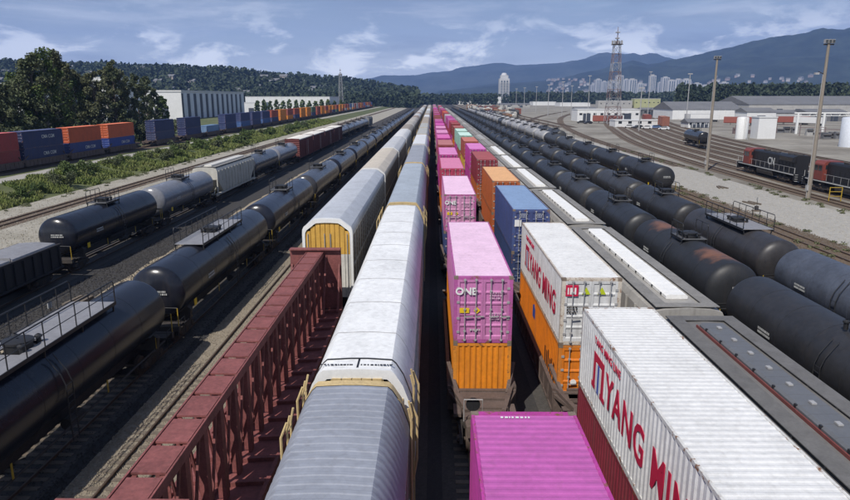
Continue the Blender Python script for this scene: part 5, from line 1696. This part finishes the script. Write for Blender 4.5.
building('warehouse', 'small white shed next to the panelled warehouse, left of the slim trees', 'shed', atY(240, 105, 520).x, atY(262, 105, 520).x, 520, 545, atY(250, 103, 520).z, 'wwall', 'wroof', door=(.5,))
for i, (xa, xb, yt, Y, lab) in enumerate([(94, 116, 78, 300, 'white building glimpsed through the trees'), (2, 22, 84, 300, 'pale shed glimpsed through the left edge trees'), (140, 158, 92, 420, 'white hall half hidden by the last trees')]):
    building('hall', lab, 'building', atY(xa, 100, Y).x, atY(xb, 100, Y).x, Y, Y + 30, atY(xa, yt, Y).z, 'wwall', 'wroof', bays=4)

def bl(px0, px1, pyb, pyt, depth, name, label, cat, wall, roof, **kw):
    p = at(px0, pyb, 0); Y = p.y
    return building(name, label, cat, atY(px0, pyb, Y).x, atY(px1, pyb, Y).x, Y, Y + depth, atY(px0, pyt, Y).z, wall, roof, **kw)
bl(577, 640, 121.5, 110, 16, 'depot_building', 'low white yard office at the foot of the lattice tower', 'yard office', 'wwall', 'wroof', bays=7, windows=9, door=(.15, .8))
bl(615, 664, 127, 121, 10, 'shed', 'low white shed with parked cars in front, right of the yard office', 'shed', 'wwall', 'wroof', windows=5)
bl(672, 742, 119.5, 109.5, 36, 'workshop', 'long white workshop with a grey pitched roof', 'workshop', 'wwall', 'groof', pitch=4.6, bays=12)
bl(746, 775, 124, 112, 14, 'workshop', 'white fronted workshop bay left of the pipe gantry', 'workshop', 'wwall', 'groof', pitch=2.0, door=(.5,))
bl(748, 872, 116, 104.5, 60, 'engine_shed', 'wide engine shed with a long grey roof at the right edge', 'engine shed', 'conc', 'groof', pitch=6.0, bays=14, door=(.1, .25, .4, .55, .7))
bl(757, 775, 139, 118, 5, 'sand_shed', 'plain white boxy shed behind the locomotives', 'shed', 'wwall', 'wroof')
bl(634, 660, 108, 99, 14, 'building', 'yellow-green building behind the lattice tower', 'building', 'ybuild', 'wroof', windows=6)
bl(598, 632, 108, 101, 14, 'building', 'pale long building left of the yellow-green one', 'building', 'conc', 'wroof', windows=6)
for i, (a, b, c_, d) in enumerate([(455, 492, 104.6, 101.5), (533, 556, 105.5, 102), (560, 590, 106.5, 103), (700, 742, 107, 102)]):
    bl(a, b, c_, d, 40, 'warehouse', ['flat white warehouse left of the white tower', 'white warehouse among the far light masts', 'white warehouse left of the pale long building', 'white sheds with grey roofs beyond the workshop'][i], 'warehouse', 'wwall', 'wroof', bays=8)
for a, b, c_, d, dp, lab, wl in [(688, 712, 128, 122.5, 9, 'low white hut between the curving tracks and the workshop', 'wwall'), (776, 800, 121, 113, 14, 'grey shed behind the pipe gantry, left of two', 'conc'), (806, 846, 121.5, 112, 16, 'broad grey shed behind the pipe gantry, right of two', 'groof'),
                                 (575, 596, 114, 109, 12, 'small pale hut beyond the yard office', 'conc'), (642, 668, 116, 110, 14, 'grey shed between the yard office and the workshop', 'groof'), (500, 530, 107.5, 104.5, 20, 'low grey shed beside the far white tower', 'conc')]:
    bl(a, b, c_, d, dp, 'shed', lab, 'shed', wl, 'groof', pitch=1.6, bays=6, door=(.3, .7), windows=4)
def silo(px, pyb, pyt, wpx, label, k='white'):
    p = at(px, pyb, 0); r = wpx / 650 * (p - CAM).length / 2; zt = atY(px, pyt, p.y).z
    root = ob('silo', None, None, (p.x, p.y, 0)); tag(root, label, 'silo')
    ob('tank', MB().lathe([(0, r), (zt - .4, r), (zt - .15, r * .93), (zt, r * .5), (zt + .05, .02)], 22, k, 'z', cap=False).mesh('tank', 40), root)
    ob('ladder', MB().tube([(-.2, -r - .12, 0), (-.2, -r - .12, zt)], .04, 5, 'bar').tube([(.2, -r - .12, 0), (.2, -r - .12, zt)], .04, 5, 'bar').mesh('ladder'), root)
    ob('outlet_pipe', MB().tube([(r * .5, -r * .9, .4), (r * .5, -r - .6, .4), (r * .5, -r - .6, 0)], .12, 6, 'bar').mesh('outlet_pipe'), root)
silo(741, 139, 117, 10, 'white cylindrical silo left of the white boxy shed')
silo(850, 147, 117, 17, 'pale grey storage tank at the right edge', 'pwall')
def gantry():
    a, b = at(792, 134, 0), at(866, 134, 0); z = atY(792, 113, a.y).z
    root = ob('pipe_gantry', None, None, (a.x, a.y, 0)); tag(root, 'white pipe gantry on posts behind the locomotives', 'pipe gantry')
    W_ = b.x - a.x
    mb = MB(); mb.beam((0, 0, z), (W_, 0, z), .5, .5, 'white'); mb.beam((0, 0, z - 1.0), (W_, 0, z - 1.0), .25, .25, 'white'); ob('pipe_beam', mb.mesh('pipe_beam'), root)
    for u in (.05, .4, .75, .97): ob('post', MB().box(W_ * u - .35, W_ * u + .35, -.3, .3, 0, z - .26, 'white').mesh('post'), root)
    for i, u in enumerate(np.linspace(.1, .9, 9)): ob('brace', MB().beam((W_ * u, 0, z - .9), (W_ * u + (.7 if i % 2 else -.7), 0, z - .2), .14, .14, 'white').mesh('brace'), root)
gantry()
def parts_rack(px, py, label, seed, k2):
    p = at(px, py, 0); rd = random.Random(seed)
    root = ob('equipment_rack', None, None, (p.x, p.y, 0)); tag(root, label, 'equipment', 'machinery behind the locomotives')
    for i in range(5):
        mb = MB(); x, y = rd.uniform(-4, 4), rd.uniform(0, 3); a = rd.uniform(.5, 1.3); zz = rd.uniform(1, 2.6)
        mb.box(x - a, x + a, y - .7, y + .7, 0, zz, k2); mb.tube([(x - a, y - .9, zz * .7), (x + a, y - .9, zz * .7)], .2, 8, 'grime')
        ob('machine_box', mb.mesh('machine_box'), root)
    ob('frame', MB().beam((-4.5, 0, 3), (4.5, 0, 3), .2, .2, 'mastred').beam((-4.5, 0, 0), (-4.5, 0, 3), .2, .2, 'mastred').beam((4.5, 0, 0), (4.5, 0, 3), .2, .2, 'mastred').mesh('frame'), root)
parts_rack(788, 133, 'red framed machinery under the white pipe gantry', 1, 'groof')
parts_rack(812, 136, 'grey machinery boxes under the pipe gantry', 2, 'conc')
parts_rack(833, 139, 'low grey machinery boxes right of the pale pole', 3, 'groof')
parts_rack(747, 134, 'small machinery between the silo and the boxy shed', 4, 'mastred')

def make_car(label, x, y, rz, c):
    root = ob('parked_car', None, None, (x, y, 0), rz); tag(root, label, 'car', 'cars parked by the yard office')
    mb = MB(); mb.prism([(-2.2, .35), (2.2, .35), (2.25, .75), (1.3, .95), (.7, 1.45), (-1.2, 1.5), (-2.0, 1.0), (-2.25, .8)], 'x', -.88, .88, 'carpaint'); ob('body', fixn(mb.mesh('body')), root, col=c)
    mb = MB(); mb.prism([(1.15, .98), (.68, 1.4), (-1.1, 1.44), (-1.75, 1.02)], 'x', -.89, .89, 'glass'); ob('window', fixn(mb.mesh('window')), root)
    me = MB().lathe([(-.1, .33), (.1, .33)], 12, 'tyre', 'x').mesh('wheel')
    for sx in (-.82, .82):
        for yy in (-1.35, 1.35): ob('wheel', me, root, (sx, yy, .33))
for i, (px, py, c, lab) in enumerate([(647, 129, (.7, .7, .7), 'white car parked beside the low white shed'), (655, 128.5, (.1, .16, .3), 'dark blue car parked right of a white car'), (638, 128.5, (.05, .05, .05), 'black car parked left of a white car'), (629, 128, (.6, .6, .6), 'silver car parked near the shed corner'),
                                  (581, 123.5, (.03, .03, .03), 'black car in front of the white yard office'), (588, 124, (.04, .04, .045), 'second black car in front of the white yard office'), (664, 130, (.65, .65, .65), 'pale car parked nearest the lone tank car')]):
    p = at(px, py, 0); make_car(lab, p.x, p.y, R(60 + 20 * (i % 3)), c)

def trailer(x, y, rz, c, label):
    root = ob('semi_trailer', None, None, (x, y, 0), rz); tag(root, label, 'trailer', 'trailers parked in the far yard')
    ob('body', MB().box(-1.28, 1.28, -7.5, 7.5, 1.15, 4.0, 'houses').mesh('body'), root, col=c)
    ob('chassis', MB().box(-.5, .5, -7.2, 7.2, .85, 1.14, 'grime').box(-.9, -.7, 4.2, 4.4, .05, .85, 'grime').box(.7, .9, 4.2, 4.4, .05, .85, 'grime').mesh('chassis'), root)
    ob('rear_door', MB().box(-1.2, 1.2, -7.56, -7.503, 1.25, 3.9, 'bar').mesh('rear_door'), root)
    for yy in (-6.2, -4.9):
        for sx in (-.95, .95): ob('wheel', TRW, root, (sx, yy, .5))
TRW = MB().lathe([(-.25, .5), (.25, .5)], 12, 'tyre', 'x').mesh('wheel')
rtr = random.Random(31)
for i in range(16):
    px, py = rtr.uniform(600, 850), rtr.uniform(113.5, 126)
    p = at(px, py, 0)
    nm, c = rtr.choice([('white', (.65, .65, .64)), ('pale grey', (.42, .42, .42)), ('brown red', (.26, .08, .06)), ('dark blue', (.05, .08, .18)), ('cream', (.55, .52, .42))])
    trailer(p.x, p.y, R(rtr.choice([70, 85, 20, 100]) + rtr.uniform(-8, 8)), c, f'{nm} box trailer parked in the far yard, {ordl(i)} along from the lattice tower')
# white tower with a stepped top
def white_tower():
    Y = 1300.; a = atY(498.5, 101, Y); b = atY(508.5, 101, Y); w2 = (b.x - a.x) / 2; H = atY(503, 75.5, Y).z; Ht = atY(503, 73, Y).z
    root = ob('tower_block', None, None, ((a.x + b.x) / 2, Y, 0)); tag(root, 'pale tower block with a domed top standing alone over the yard', 'tower')
    ob('wall', MB().box(-w2, w2, -w2, w2, 0, H - 6, 'tower').box(-w2 * .75, w2 * .75, -w2 * .75, w2 * .75, H - 6, H, 'tower').mesh('wall'), root)
    ob('dome', MB().lathe([(H, w2 * .6), (H + (Ht - H) * .6, w2 * .52), (Ht, w2 * .3), (Ht + .1, .1)], 16, 'tower', 'z', cap=False).mesh('dome', 50), root)
    for x in (-.55, -.0, .55):
        ob('window_band', MB().box(x * w2 - w2 * .14, x * w2 + w2 * .14, -w2 - .4, -w2 - .01, 6, H - 10, 'twin').mesh('window_band'), root)
    n = 16
    me = MB().box(-w2 - .5, w2 + .5, -w2 - .6, -w2 - .41, 0, .7, 'tower').mesh('floor_band')
    for i in range(n): ob('floor_band', me, root, (0, 0, 6 + (H - 18) * i / n))
    building('podium', 'low white podium building at the foot of the pale tower', 'building', atY(487, 101, Y).x, atY(499, 101, Y).x, Y - 40, Y - 5, atY(490, 97, Y).z, 'wwall', 'wroof', windows=6)
white_tower()
# high-rises of the town on the right
rt = random.Random(17)
HR_ = [(598, 5, 82, 3000), (604, 4, 84, 3100), (619, 6, 78, 2700), (626, 5, 82, 2900), (632, 7, 82, 2600), (652, 5, 78, 2500), (665, 6, 80, 2700), (671, 7, 83, 2600), (678, 6, 82, 2800), (686, 7, 82, 2500), (697, 6, 86, 2600),
                                      (712, 5, 86, 2700), (724, 6, 85, 2500), (740, 6, 88, 2500), (593, 4, 87, 3200), (610, 4, 83, 3300), (660, 4, 85, 2900), (640, 5, 86, 2500), (705, 6, 88, 2800), (718, 4, 89, 2600)]
for i, (px, w_, top, Y) in enumerate(sorted(HR_)):
    p = atY(px, 96, Y); zt = atY(px, top - 2.5, Y).z; w2 = w_ * 1.1 / 650 * Y / 2
    root = ob('high_rise', None, None, (p.x, Y, 0)); tag(root, f'pale high-rise in the distant town under the mountain, {ordl(i)} from the left', 'high-rise', 'high-rises of the distant town')
    ob('wall', MB().box(-w2, w2, 0, w2 * 2, 0, zt, 'tower').mesh('wall'), root); ob('roof', MB().box(-w2 * .5, w2 * .5, w2 * .5, w2 * 1.5, zt + .003, zt + 4, 'conc').mesh('roof'), root)
    for u in (-.5, .1, .6): ob('window_band', MB().box(u * w2 - w2 * .12, u * w2 + w2 * .12, -.6, -.01, 3, zt - 3, 'twin').mesh('window_band'), root)

# ------------------------------------------------------------------ vegetation
def leaves(rs, centers, radii, n, size, k, mb, flat=1.0, shell=.35):
    V, F = [], []
    c = np.array(centers); r = np.array(radii)
    idx = rs.integers(0, len(c), n)
    d = rs.normal(size=(n, 3)); d /= np.linalg.norm(d, axis=1)[:, None]
    rad = r[idx] * (shell + (1 - shell) * rs.random(n) ** .5)
    p = c[idx] + d * rad[:, None] * np.array([1, 1, flat])
    s = size * rs.uniform(.6, 1.4, n)
    u = rs.normal(size=(n, 3)); u /= np.linalg.norm(u, axis=1)[:, None]
    t = rs.normal(size=(n, 3)); v = np.cross(u, t); v /= np.linalg.norm(v, axis=1)[:, None]
    q = np.stack([p - u * s[:, None], p + v * s[:, None] * .55, p + u * s[:, None], p - v * s[:, None] * .55], 1).reshape(-1, 3)
    return q
def quads(name, q, k, parent=None, loc=(0, 0, 0)):
    me = bpy.data.meshes.new(name); n = len(q) // 4
    me.from_pydata(q.tolist(), [], np.arange(n * 4).reshape(n, 4).tolist()); me.materials.append(M[k])
    return ob(name, me, parent, loc)
def tree(x, y, z, h_, wd, label, group, seed, leaf='leaf_a', n=2600, size=.42, bark='bark', low=.25):
    rs = np.random.default_rng(seed); rd = random.Random(seed)
    root = ob('broadleaf_tree', None, None, (x, y, z)); tag(root, label, 'tree', group)
    mb = MB(); lean = rd.uniform(-.04, .04) * h_
    top = (lean, rd.uniform(-.5, .5), h_ * .86)
    mb.tube([(0, 0, 0), (lean * .3, 0, h_ * .3), (lean * .7, 0, h_ * .6), top], h_ * .018, 8, bark, r2=h_ * .004)
    C_, R_ = [], []
    nl = 46
    for i in range(nl):
        u = low + (1 - low) * (i + rd.random()) / nl
        a = rd.uniform(0, 6.28); prof = math.sin(math.pi * min(1, .12 + .86 * (u - low) / (1 - low))) ** .7
        rr_ = wd * .5 * prof * rd.uniform(.35, 1.0)
        c_ = (lean * u + rr_ * math.cos(a), rr_ * math.sin(a), h_ * u * rd.uniform(.95, 1.0))
        C_.append(c_); R_.append(wd * rd.uniform(.08, .18))
        b0 = h_ * max(.12, u - .13); mb.tube([(lean * u * .8, 0, b0), (c_[0] * .55 + lean * u * .4, c_[1] * .55, (b0 + c_[2]) / 2 + .3), c_], h_ * .006, 5, bark, r2=h_ * .0015)
    ob('trunk', mb.mesh('trunk', 50), root)
    quads('crown', leaves(rs, C_, R_, n, size, leaf, None, shell=.1), leaf, root)
tr = random.Random(4)
GT = 'tall trees behind the far container train'
big = [(2, 82, 118, 9), (14, 84, 112, 8), (26, 76, 128, 9), (37, 55, 122, 9), (48, 51, 128, 10), (60, 52, 132, 9.5), (70, 64, 140, 8), (80, 70, 128, 8), (90, 76, 140, 7), (100, 72, 150, 7.5), (110, 66, 150, 7), (118, 60, 158, 6.5), (126, 72, 160, 6.5), (134, 78, 160, 6), (142, 74, 172, 6.5), (149, 76, 176, 5.5), (157, 88, 180, 5.5), (166, 96, 186, 5)]
for i, (px, top, Y, wd) in enumerate(big):
    Y = (82 + 9 * tr.random()) / (-dirpx(px, 100).x / dirpx(px, 100).y); g = atY(px, 140, Y); zt = atY(px, top, Y).z
    tall = ['broad dark tree at the left edge behind the container train', None]
    tree(g.x, Y, 1.5, zt - 1.5, wd, f'dark leafy tree behind the far container train, {ordl(i)} from the left edge', GT, 100 + i, n=9500 if wd > 7 else 6000, size=.27, bark='palebark' if i % 3 == 1 else 'bark', low=.12, leaf=('leaf_a', 'leaf_d', 'leaf_a', 'leaf_d', 'leaf_b')[(i * 2 + i // 3) % 5])
# scrub under the trees
for i in range(26):
    px = 1 + i * 6.8; Y = (77.5 + 4 * tr.random()) / (-dirpx(px, 100).x / dirpx(px, 100).y); g = atY(px, 150, Y)
    rs = np.random.default_rng(300 + i); hh = tr.uniform(3.5, 7)
    root = ob('bush', None, None, (g.x, Y, 1.5)); tag(root, f'dark bush under the tall trees, {ordl(i)} from the left edge', 'bush', 'bushes under the tall trees')
    cs = [(tr.uniform(-2.5, 2.5), tr.uniform(-1.5, 1.5), hh * tr.uniform(.2, .8)) for _ in range(9)]
    ob('stem', MB().tube([(0, 0, 0), (.2, 0, hh * .6)], .09, 5, 'bark').mesh('stem'), root)
    quads('foliage', leaves(rs, cs, [tr.uniform(.9, 1.7) for _ in cs], 1900, .22, 'leaf_a', None), 'leaf_a', root)
# row of slim trees in front of the low warehouse
for i in range(14):
    px = 258 + i * 6.4; Y = 500 + i * 9; g = atY(px, 110, Y); zt = atY(px, 100.5 + tr.uniform(-1, 1), Y).z
    tree(g.x, Y, 1.0, zt - 1, 4.6, f'slim green tree in the row before the low white warehouse, {ordl(i)} from the left', 'slim trees before the low warehouse', 400 + i, leaf='leaf_b', n=420, size=.8, low=.1)
# bushes and rough grass on the bank
def bank_z(x):
    return float(np.interp(-x, [52.4, 55, 58.5, 61], [0, .5, 1.1, 1.5]))
for i in range(46):
    Y = 44 + i * 6.1 + tr.uniform(-3, 3); x = -tr.uniform(54.0, 60.0) if i > 5 else -tr.uniform(56, 61);
    rs = np.random.default_rng(500 + i); sc = tr.uniform(.55, 1.15) * (1.25 if i < 6 else 1.0); hh = 2.3 * sc
    root = ob('bush', None, None, (x, Y, bank_z(x) - .05)); tag(root, f'green bush on the grassy bank, {ordl(i)} along from the left edge', 'bush', 'bushes on the grassy bank')
    cs = [(tr.gauss(0, 1.0) * sc, tr.gauss(0, 1.0) * sc, hh * tr.uniform(.15, .85)) for _ in range(11)]
    mb = MB()
    for c_ in cs[:6]: mb.tube([(0, 0, 0), (c_[0] * .4, c_[1] * .4, c_[2] * .6), c_], .05, 5, 'bark', r2=.015)
    ob('stem', mb.mesh('stem'), root)
    quads('foliage', leaves(rs, cs, [tr.uniform(.45, .85) * sc for _ in cs], 2200 if Y < 150 else 900, .13 * sc if Y < 150 else .2, 'leaf_b', None), 'leaf_b' if i % 3 else 'leaf_a', root)
rs = np.random.default_rng(9)
n = 110000
gy = 34 + (rs.random(n) ** 1.7) * 330; gx = -(52.6 + 9.0 * rs.random(n))
nv = np.array([mnoise.noise(Vector((a * .22, b * .22, 0))) for a, b in zip(gx[::1], gy[::1])])
keep = nv > -.18; gx, gy, nv = gx[keep], gy[keep], nv[keep]
gz = np.interp(-gx, [52.4, 55, 58.5, 61], [0, .5, 1.1, 1.5])
hb = (.22 + .45 * rs.random(len(gx))) * (1 + nv); wb = .022 + gy * .00035
a = rs.random(len(gx)) * 6.28; lx, ly = rs.normal(0, .18, len(gx)), rs.normal(0, .18, len(gx))
dxx, dyy = np.cos(a) * wb * 2.2, np.sin(a) * wb * 2.2
q = np.stack([np.stack([gx - dxx, gy - dyy, gz - .02], 1), np.stack([gx + dxx, gy + dyy, gz - .02], 1), np.stack([gx + dxx * .3 + lx, gy + dyy * .3 + ly, gz + hb], 1), np.stack([gx - dxx * .3 + lx, gy - dyy * .3 + ly, gz + hb], 1)], 1).reshape(-1, 3)
tag(quads('rough_grass', q, 'leaf_c'), 'rough green grass covering the bank below the container train', 'grass', kind='stuff')

# loose stones and weeds on the yard ground near the camera
def stones(name, label, x0, x1, y0, y1, n, smin, smax, k, seed, z=.03):
    rs = np.random.default_rng(seed)
    x = rs.uniform(x0, x1, n); y = y0 + (y1 - y0) * rs.random(n) ** 1.5; sz = rs.uniform(smin, smax, n)
    base = np.array([(1, 0, 0), (-.5, .87, 0), (-.5, -.87, 0), (0, 0, .9)])
    a = rs.random(n) * 6.283; ca, sa = np.cos(a), np.sin(a)
    v = base[None] * sz[:, None, None] * rs.uniform(.7, 1.3, (n, 4, 1))
    vx = v[..., 0] * ca[:, None] - v[..., 1] * sa[:, None] + x[:, None]; vy = v[..., 0] * sa[:, None] + v[..., 1] * ca[:, None] + y[:, None]
    V = np.stack([vx, vy, v[..., 2] + z], -1).reshape(-1, 3)
    o = np.arange(n)[:, None] * 4; F = np.concatenate([o + np.array([[0, 1, 3]]), o + np.array([[1, 2, 3]]), o + np.array([[2, 0, 3]])])
    me = bpy.data.meshes.new(name); me.from_pydata(V.tolist(), [], F.tolist()); me.materials.append(M[k])
    tag(ob(name, me), label, 'gravel', kind='stuff')
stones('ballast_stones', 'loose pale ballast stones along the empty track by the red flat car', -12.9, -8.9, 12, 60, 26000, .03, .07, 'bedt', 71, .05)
stones('ballast_stones', 'dark loose ballast stones between the left tank rows', -26.5, -12.9, 16, 75, 34000, .03, .08, 'ballast', 72)
stones('ballast_stones', 'brown loose ballast stones beside the gravel access road', 27, 38.5, 34, 100, 26000, .04, .09, 'bedb', 73, .05)
stones('gravel_stones', 'scattered stones on the gravel access road', 38, 49, 42, 140, 9000, .03, .10, 'gravel', 74)
stones('gravel_stones', 'scattered stones on the left service road', -52, -31, 45, 140, 14000, .03, .10, 'gravel2', 75)
rs = np.random.default_rng(76); wc = rs.uniform([33.2, 42], [38.6, 150], (90, 2)); wc = np.concatenate([wc, rs.uniform([48.4, 70], [50.6, 170], (60, 2)), rs.uniform([-52.4, 46], [-50.6, 200], (70, 2)), rs.uniform([-32, 50], [-30.4, 160], (25, 2)), rs.uniform([26, 34], [29.0, 90], (30, 2))])
ctr = np.concatenate([wc, np.full((len(wc), 1), .12)], 1)
q = leaves(rs, ctr, rs.uniform(.2, .75, len(wc)), 15000, .10, 'leaf_d', None, flat=.28, shell=.0); q[:, 2] = np.maximum(q[:, 2], .03)
tag(quads('weeds', q, 'leaf_d'), 'low weeds growing along the gravel edges and tracks', 'weeds', kind='stuff')

# ------------------------------------------------------------------ hills, forest, mountains
def ridge(name, prof, D, front, back, k, rough, seed, nr=52, na=420, zbase=-.5):
    """a range with depth: crest heights from (px, py), spurs by noise"""
    xs = [p[0] for p in prof]
    az0, az1 = xs[0], xs[-1]; rows = []
    for j in range(nr + 1):
        t = j / nr; rows.append([])
        for i in range(na + 1):
            px = az0 + (az1 - az0) * i / na
            py = float(np.interp(px, xs, [p[1] for p in prof]))
            d = dirpx(px, 96); d.z = 0; d.normalize()
            Hh = max(1., atY(px, py, D * d.y).z)
            if t < .65 - 1e-9: rad = D - front * (1 - t / .65); s = (t / .65)
            else: rad = D + back * (t - .65) / .35; s = 1 - (t - .65) / .35
            P = d * rad
            s2 = s * s * (3 - 2 * s)
            nz_ = mnoise.fractal(Vector((P.x * rough, P.y * rough, seed)), .9, 2.1, 5) * (1.7 if abs(t - .65) > .012 else .8)
            z = Hh * s2 * (1 + (.16 if abs(t - .65) > .012 else .03) * nz_ * (1.25 - s)) + (Hh * .05 * nz_ * s2)
            edge = min(1, i / (na * .03), (na - i) / (na * .03)) if True else 1
            rows[-1].append((P.x, P.y, zbase + max(0, z)))
    me = MB().strip(rows, k).mesh(name, smooth=80)
    if sum(p.normal.z for p in me.polygons) < 0: me.flip_normals()
    return tag(ob(name, me), kind='structure'), rows
farprof = [(340, 90), (356, 81), (382, 76), (420, 75.5), (440, 72.5), (454, 71.8), (467, 70.5), (498, 66), (534, 64), (566, 61), (599, 57), (612, 57), (622, 58.6), (630, 57.6), (638, 59.6), (646, 58.8), (660, 61), (690, 64), (760, 72)]
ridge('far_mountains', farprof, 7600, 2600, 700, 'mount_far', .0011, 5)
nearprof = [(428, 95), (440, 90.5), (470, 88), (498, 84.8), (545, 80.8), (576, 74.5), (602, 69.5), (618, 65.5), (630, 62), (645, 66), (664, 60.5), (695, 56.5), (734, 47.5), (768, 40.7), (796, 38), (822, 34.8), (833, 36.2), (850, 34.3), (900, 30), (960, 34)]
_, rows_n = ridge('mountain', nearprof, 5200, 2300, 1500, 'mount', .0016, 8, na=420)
leftprof = [(-60, 70), (0, 69), (60, 70), (110, 69), (150, 72), (200, 75), (250, 78), (300, 82), (340, 86.5), (380, 90.5), (405, 94), (420, 95.4)]
_, rows_l = ridge('wooded_hill', leftprof, 1500, 650, 500, 'conifer', .004, 12, na=220, nr=26)
def hz(rows, i, j):
    return Vector(rows[i][j])
# trees of the left hill as one mass (far-off wood)
def forest(name, rows, n, hmin, hmax, seed, label, tmax, per=26, leaf=.16):
    """many small trees as one far-off wood: leaf-sized faces clustered on each tree's crown"""
    rd = random.Random(seed); rs = np.random.default_rng(seed)
    nr = len(rows); na = len(rows[0]); P, Hh, W_, CON = [], [], [], []
    for _ in range(n):
        i = rd.random() * (nr * tmax - 1); j = rd.random() * (na - 2)
        a, b = int(i), int(j)
        p = Vector(rows[a][b]).lerp(Vector(rows[min(a + 1, nr - 1)][b]), i - a); p += (Vector(rows[a][b + 1]) - Vector(rows[a][b])) * (j - b)
        h_ = rd.uniform(hmin, hmax); con = rd.random() < .45
        P.append(p); Hh.append(h_); W_.append(h_ * (rd.uniform(.14, .20) if con else rd.uniform(.24, .36))); CON.append(con)
    P = np.array(P); Hh = np.array(Hh); W_ = np.array(W_); CON = np.array(CON)
    idx = np.repeat(np.arange(n), per); u = rs.random(len(idx))
    prof = np.where(CON[idx], (1 - u) * .95 + .05, np.sqrt(np.clip(1 - (2 * u - 1.0) ** 2, 0, 1)) * .95 + .08)
    a = rs.random(len(idx)) * 6.283; rr_ = W_[idx] * prof * (.45 + .55 * rs.random(len(idx)))
    c = P[idx] + np.stack([rr_ * np.cos(a), rr_ * np.sin(a), Hh[idx] * (.06 + .94 * u)], 1)
    sz = Hh[idx] * leaf * rs.uniform(.6, 1.3, len(idx)) * np.where(CON[idx], .75, 1)
    uu = rs.normal(size=(len(idx), 3)); uu /= np.linalg.norm(uu, axis=1)[:, None]
    vv = np.cross(uu, rs.normal(size=(len(idx), 3))); vv /= np.linalg.norm(vv, axis=1)[:, None]
    q = np.stack([c - uu * sz[:, None], c + vv * sz[:, None] * .7, c + uu * sz[:, None], c - vv * sz[:, None] * .7], 1).reshape(-1, 3)
    return tag(quads(name, q, 'conifer'), label, 'forest', kind='stuff')
forest('hill_forest', rows_l, 8500, 9, 19, 3, 'dense trees covering the long hill on the left', .72, per=22, leaf=.2)
# flat belt of trees along the horizon
def belt(name, label, px0, px1, Y0, Y1, n, hmin, hmax, seed, per=40, leaf=.14):
    rd = random.Random(seed); rows = [[], []]
    for k_, Y in enumerate((Y0, Y1)):
        for i in range(40):
            px = px0 + (px1 - px0) * i / 39; d = dirpx(px, 96); rows[k_].append((d.x / d.y * Y, Y, 0))
    forest(name, rows, n, hmin, hmax, seed, label, 1.0, per=per, leaf=leaf)
belt('tree_belt', 'belt of trees across the end of the yard', 372, 500, 1150, 1500, 900, 10, 20, 31)
belt('tree_belt', 'dark belt of trees under the town and mountain', 500, 720, 1250, 2100, 2600, 12, 24, 32)
belt('tree_belt', 'dark trees behind the workshops on the right', 680, 900, 620, 900, 1300, 14, 27, 33, 150, .075)
belt('tree_belt', 'mixed trees beyond the end of the container train', 300, 420, 820, 1200, 700, 8, 17, 34)
belt('tree_belt', 'taller dark trees at the right edge behind the engine shed', 780, 900, 640, 780, 260, 18, 26, 35, 220, .065)
# houses on the hills
rh = random.Random(6)
HOUSE = fixn(MB().box(-5, 5, -4, 4, -2, 5.5, 'houses').mesh('house')); HROOF = fixn(MB().prism([(-4.5, 5.5), (4.5, 5.5), (0, 8.2)], 'x', -5.5, 5.5, 'groof').mesh('roof'))
def house(p, rz, sc, c, label, group):
    root = ob('house', None, None, p, rz); tag(root, label, 'house', group); root.scale = (sc, sc, sc)
    ob('wall', HOUSE, root, col=c); ob('roof', HROOF, root)
for i in range(70):
    a = rh.randint(3, 13); b = rh.randint(20, len(rows_l[0]) - 30); p = Vector(rows_l[a][b]); p.z += rh.uniform(3, 7)
    house(p, rh.uniform(-.5, .5), rh.uniform(.8, 1.5), rh.choice([(.6, .58, .55), (.5, .46, .42), (.62, .62, .6), (.42, .36, .32)]), 'small pale house among the trees of the left hill', 'houses on the left hill')
cand = []
for a in range(1, 32):
    for b in range(0, len(rows_n[0])):
        p = Vector(rows_n[a][b]).lerp(Vector(rows_n[a + 1][b]), rh.random()); p += (Vector(rows_n[a][min(b + 1, 420)]) - Vector(rows_n[a][b])) * rh.random(); d = Matrix.Rotation(R(-YAW), 3, 'Z') @ (p - CAM)
        dep = d.y * CT - d.z * ST; px = 425 + 650.5 * d.x / dep; py = 250 - 650.5 * (d.z * CT + d.y * ST) / dep
        if (545 < px < 715 and 80 < py < 95 and rh.random() < .5) or (715 < px < 812 and 77 < py < 84 and rh.random() < .5): cand.append(p)
rh.shuffle(cand)
for p in cand[:120]:
    p.z += 2
    house(p, rh.uniform(-.6, .6), rh.uniform(1.0, 2.0), rh.choice([(.42, .39, .38), (.34, .30, .29), (.46, .45, .45), (.36, .29, .27)]), 'tiny pale house on the lower mountain slope above the town', 'houses on the lower mountain slope')

# ------------------------------------------------------------------ air
hzm = bpy.data.materials.new('haze'); hzm.use_nodes = True
t = hzm.node_tree
for n_ in list(t.nodes): t.nodes.remove(n_)
vo = N(t, 'ShaderNodeVolumePrincipled'); vo.inputs['Color'].default_value = (.27, .46, .95, 1); vo.inputs['Density'].default_value = 1.15e-4; vo.inputs['Anisotropy'].default_value = .0
oo = N(t, 'ShaderNodeOutputMaterial'); t.links.new(vo.outputs[0], oo.inputs['Volume'])
M['haze'] = hzm
tag(ob('haze', MB().box(-9500, 9500, -500, 9500, -1.6, 900, 'haze').mesh('haze')), 'thin blue summer haze over the valley', 'haze', kind='stuff')
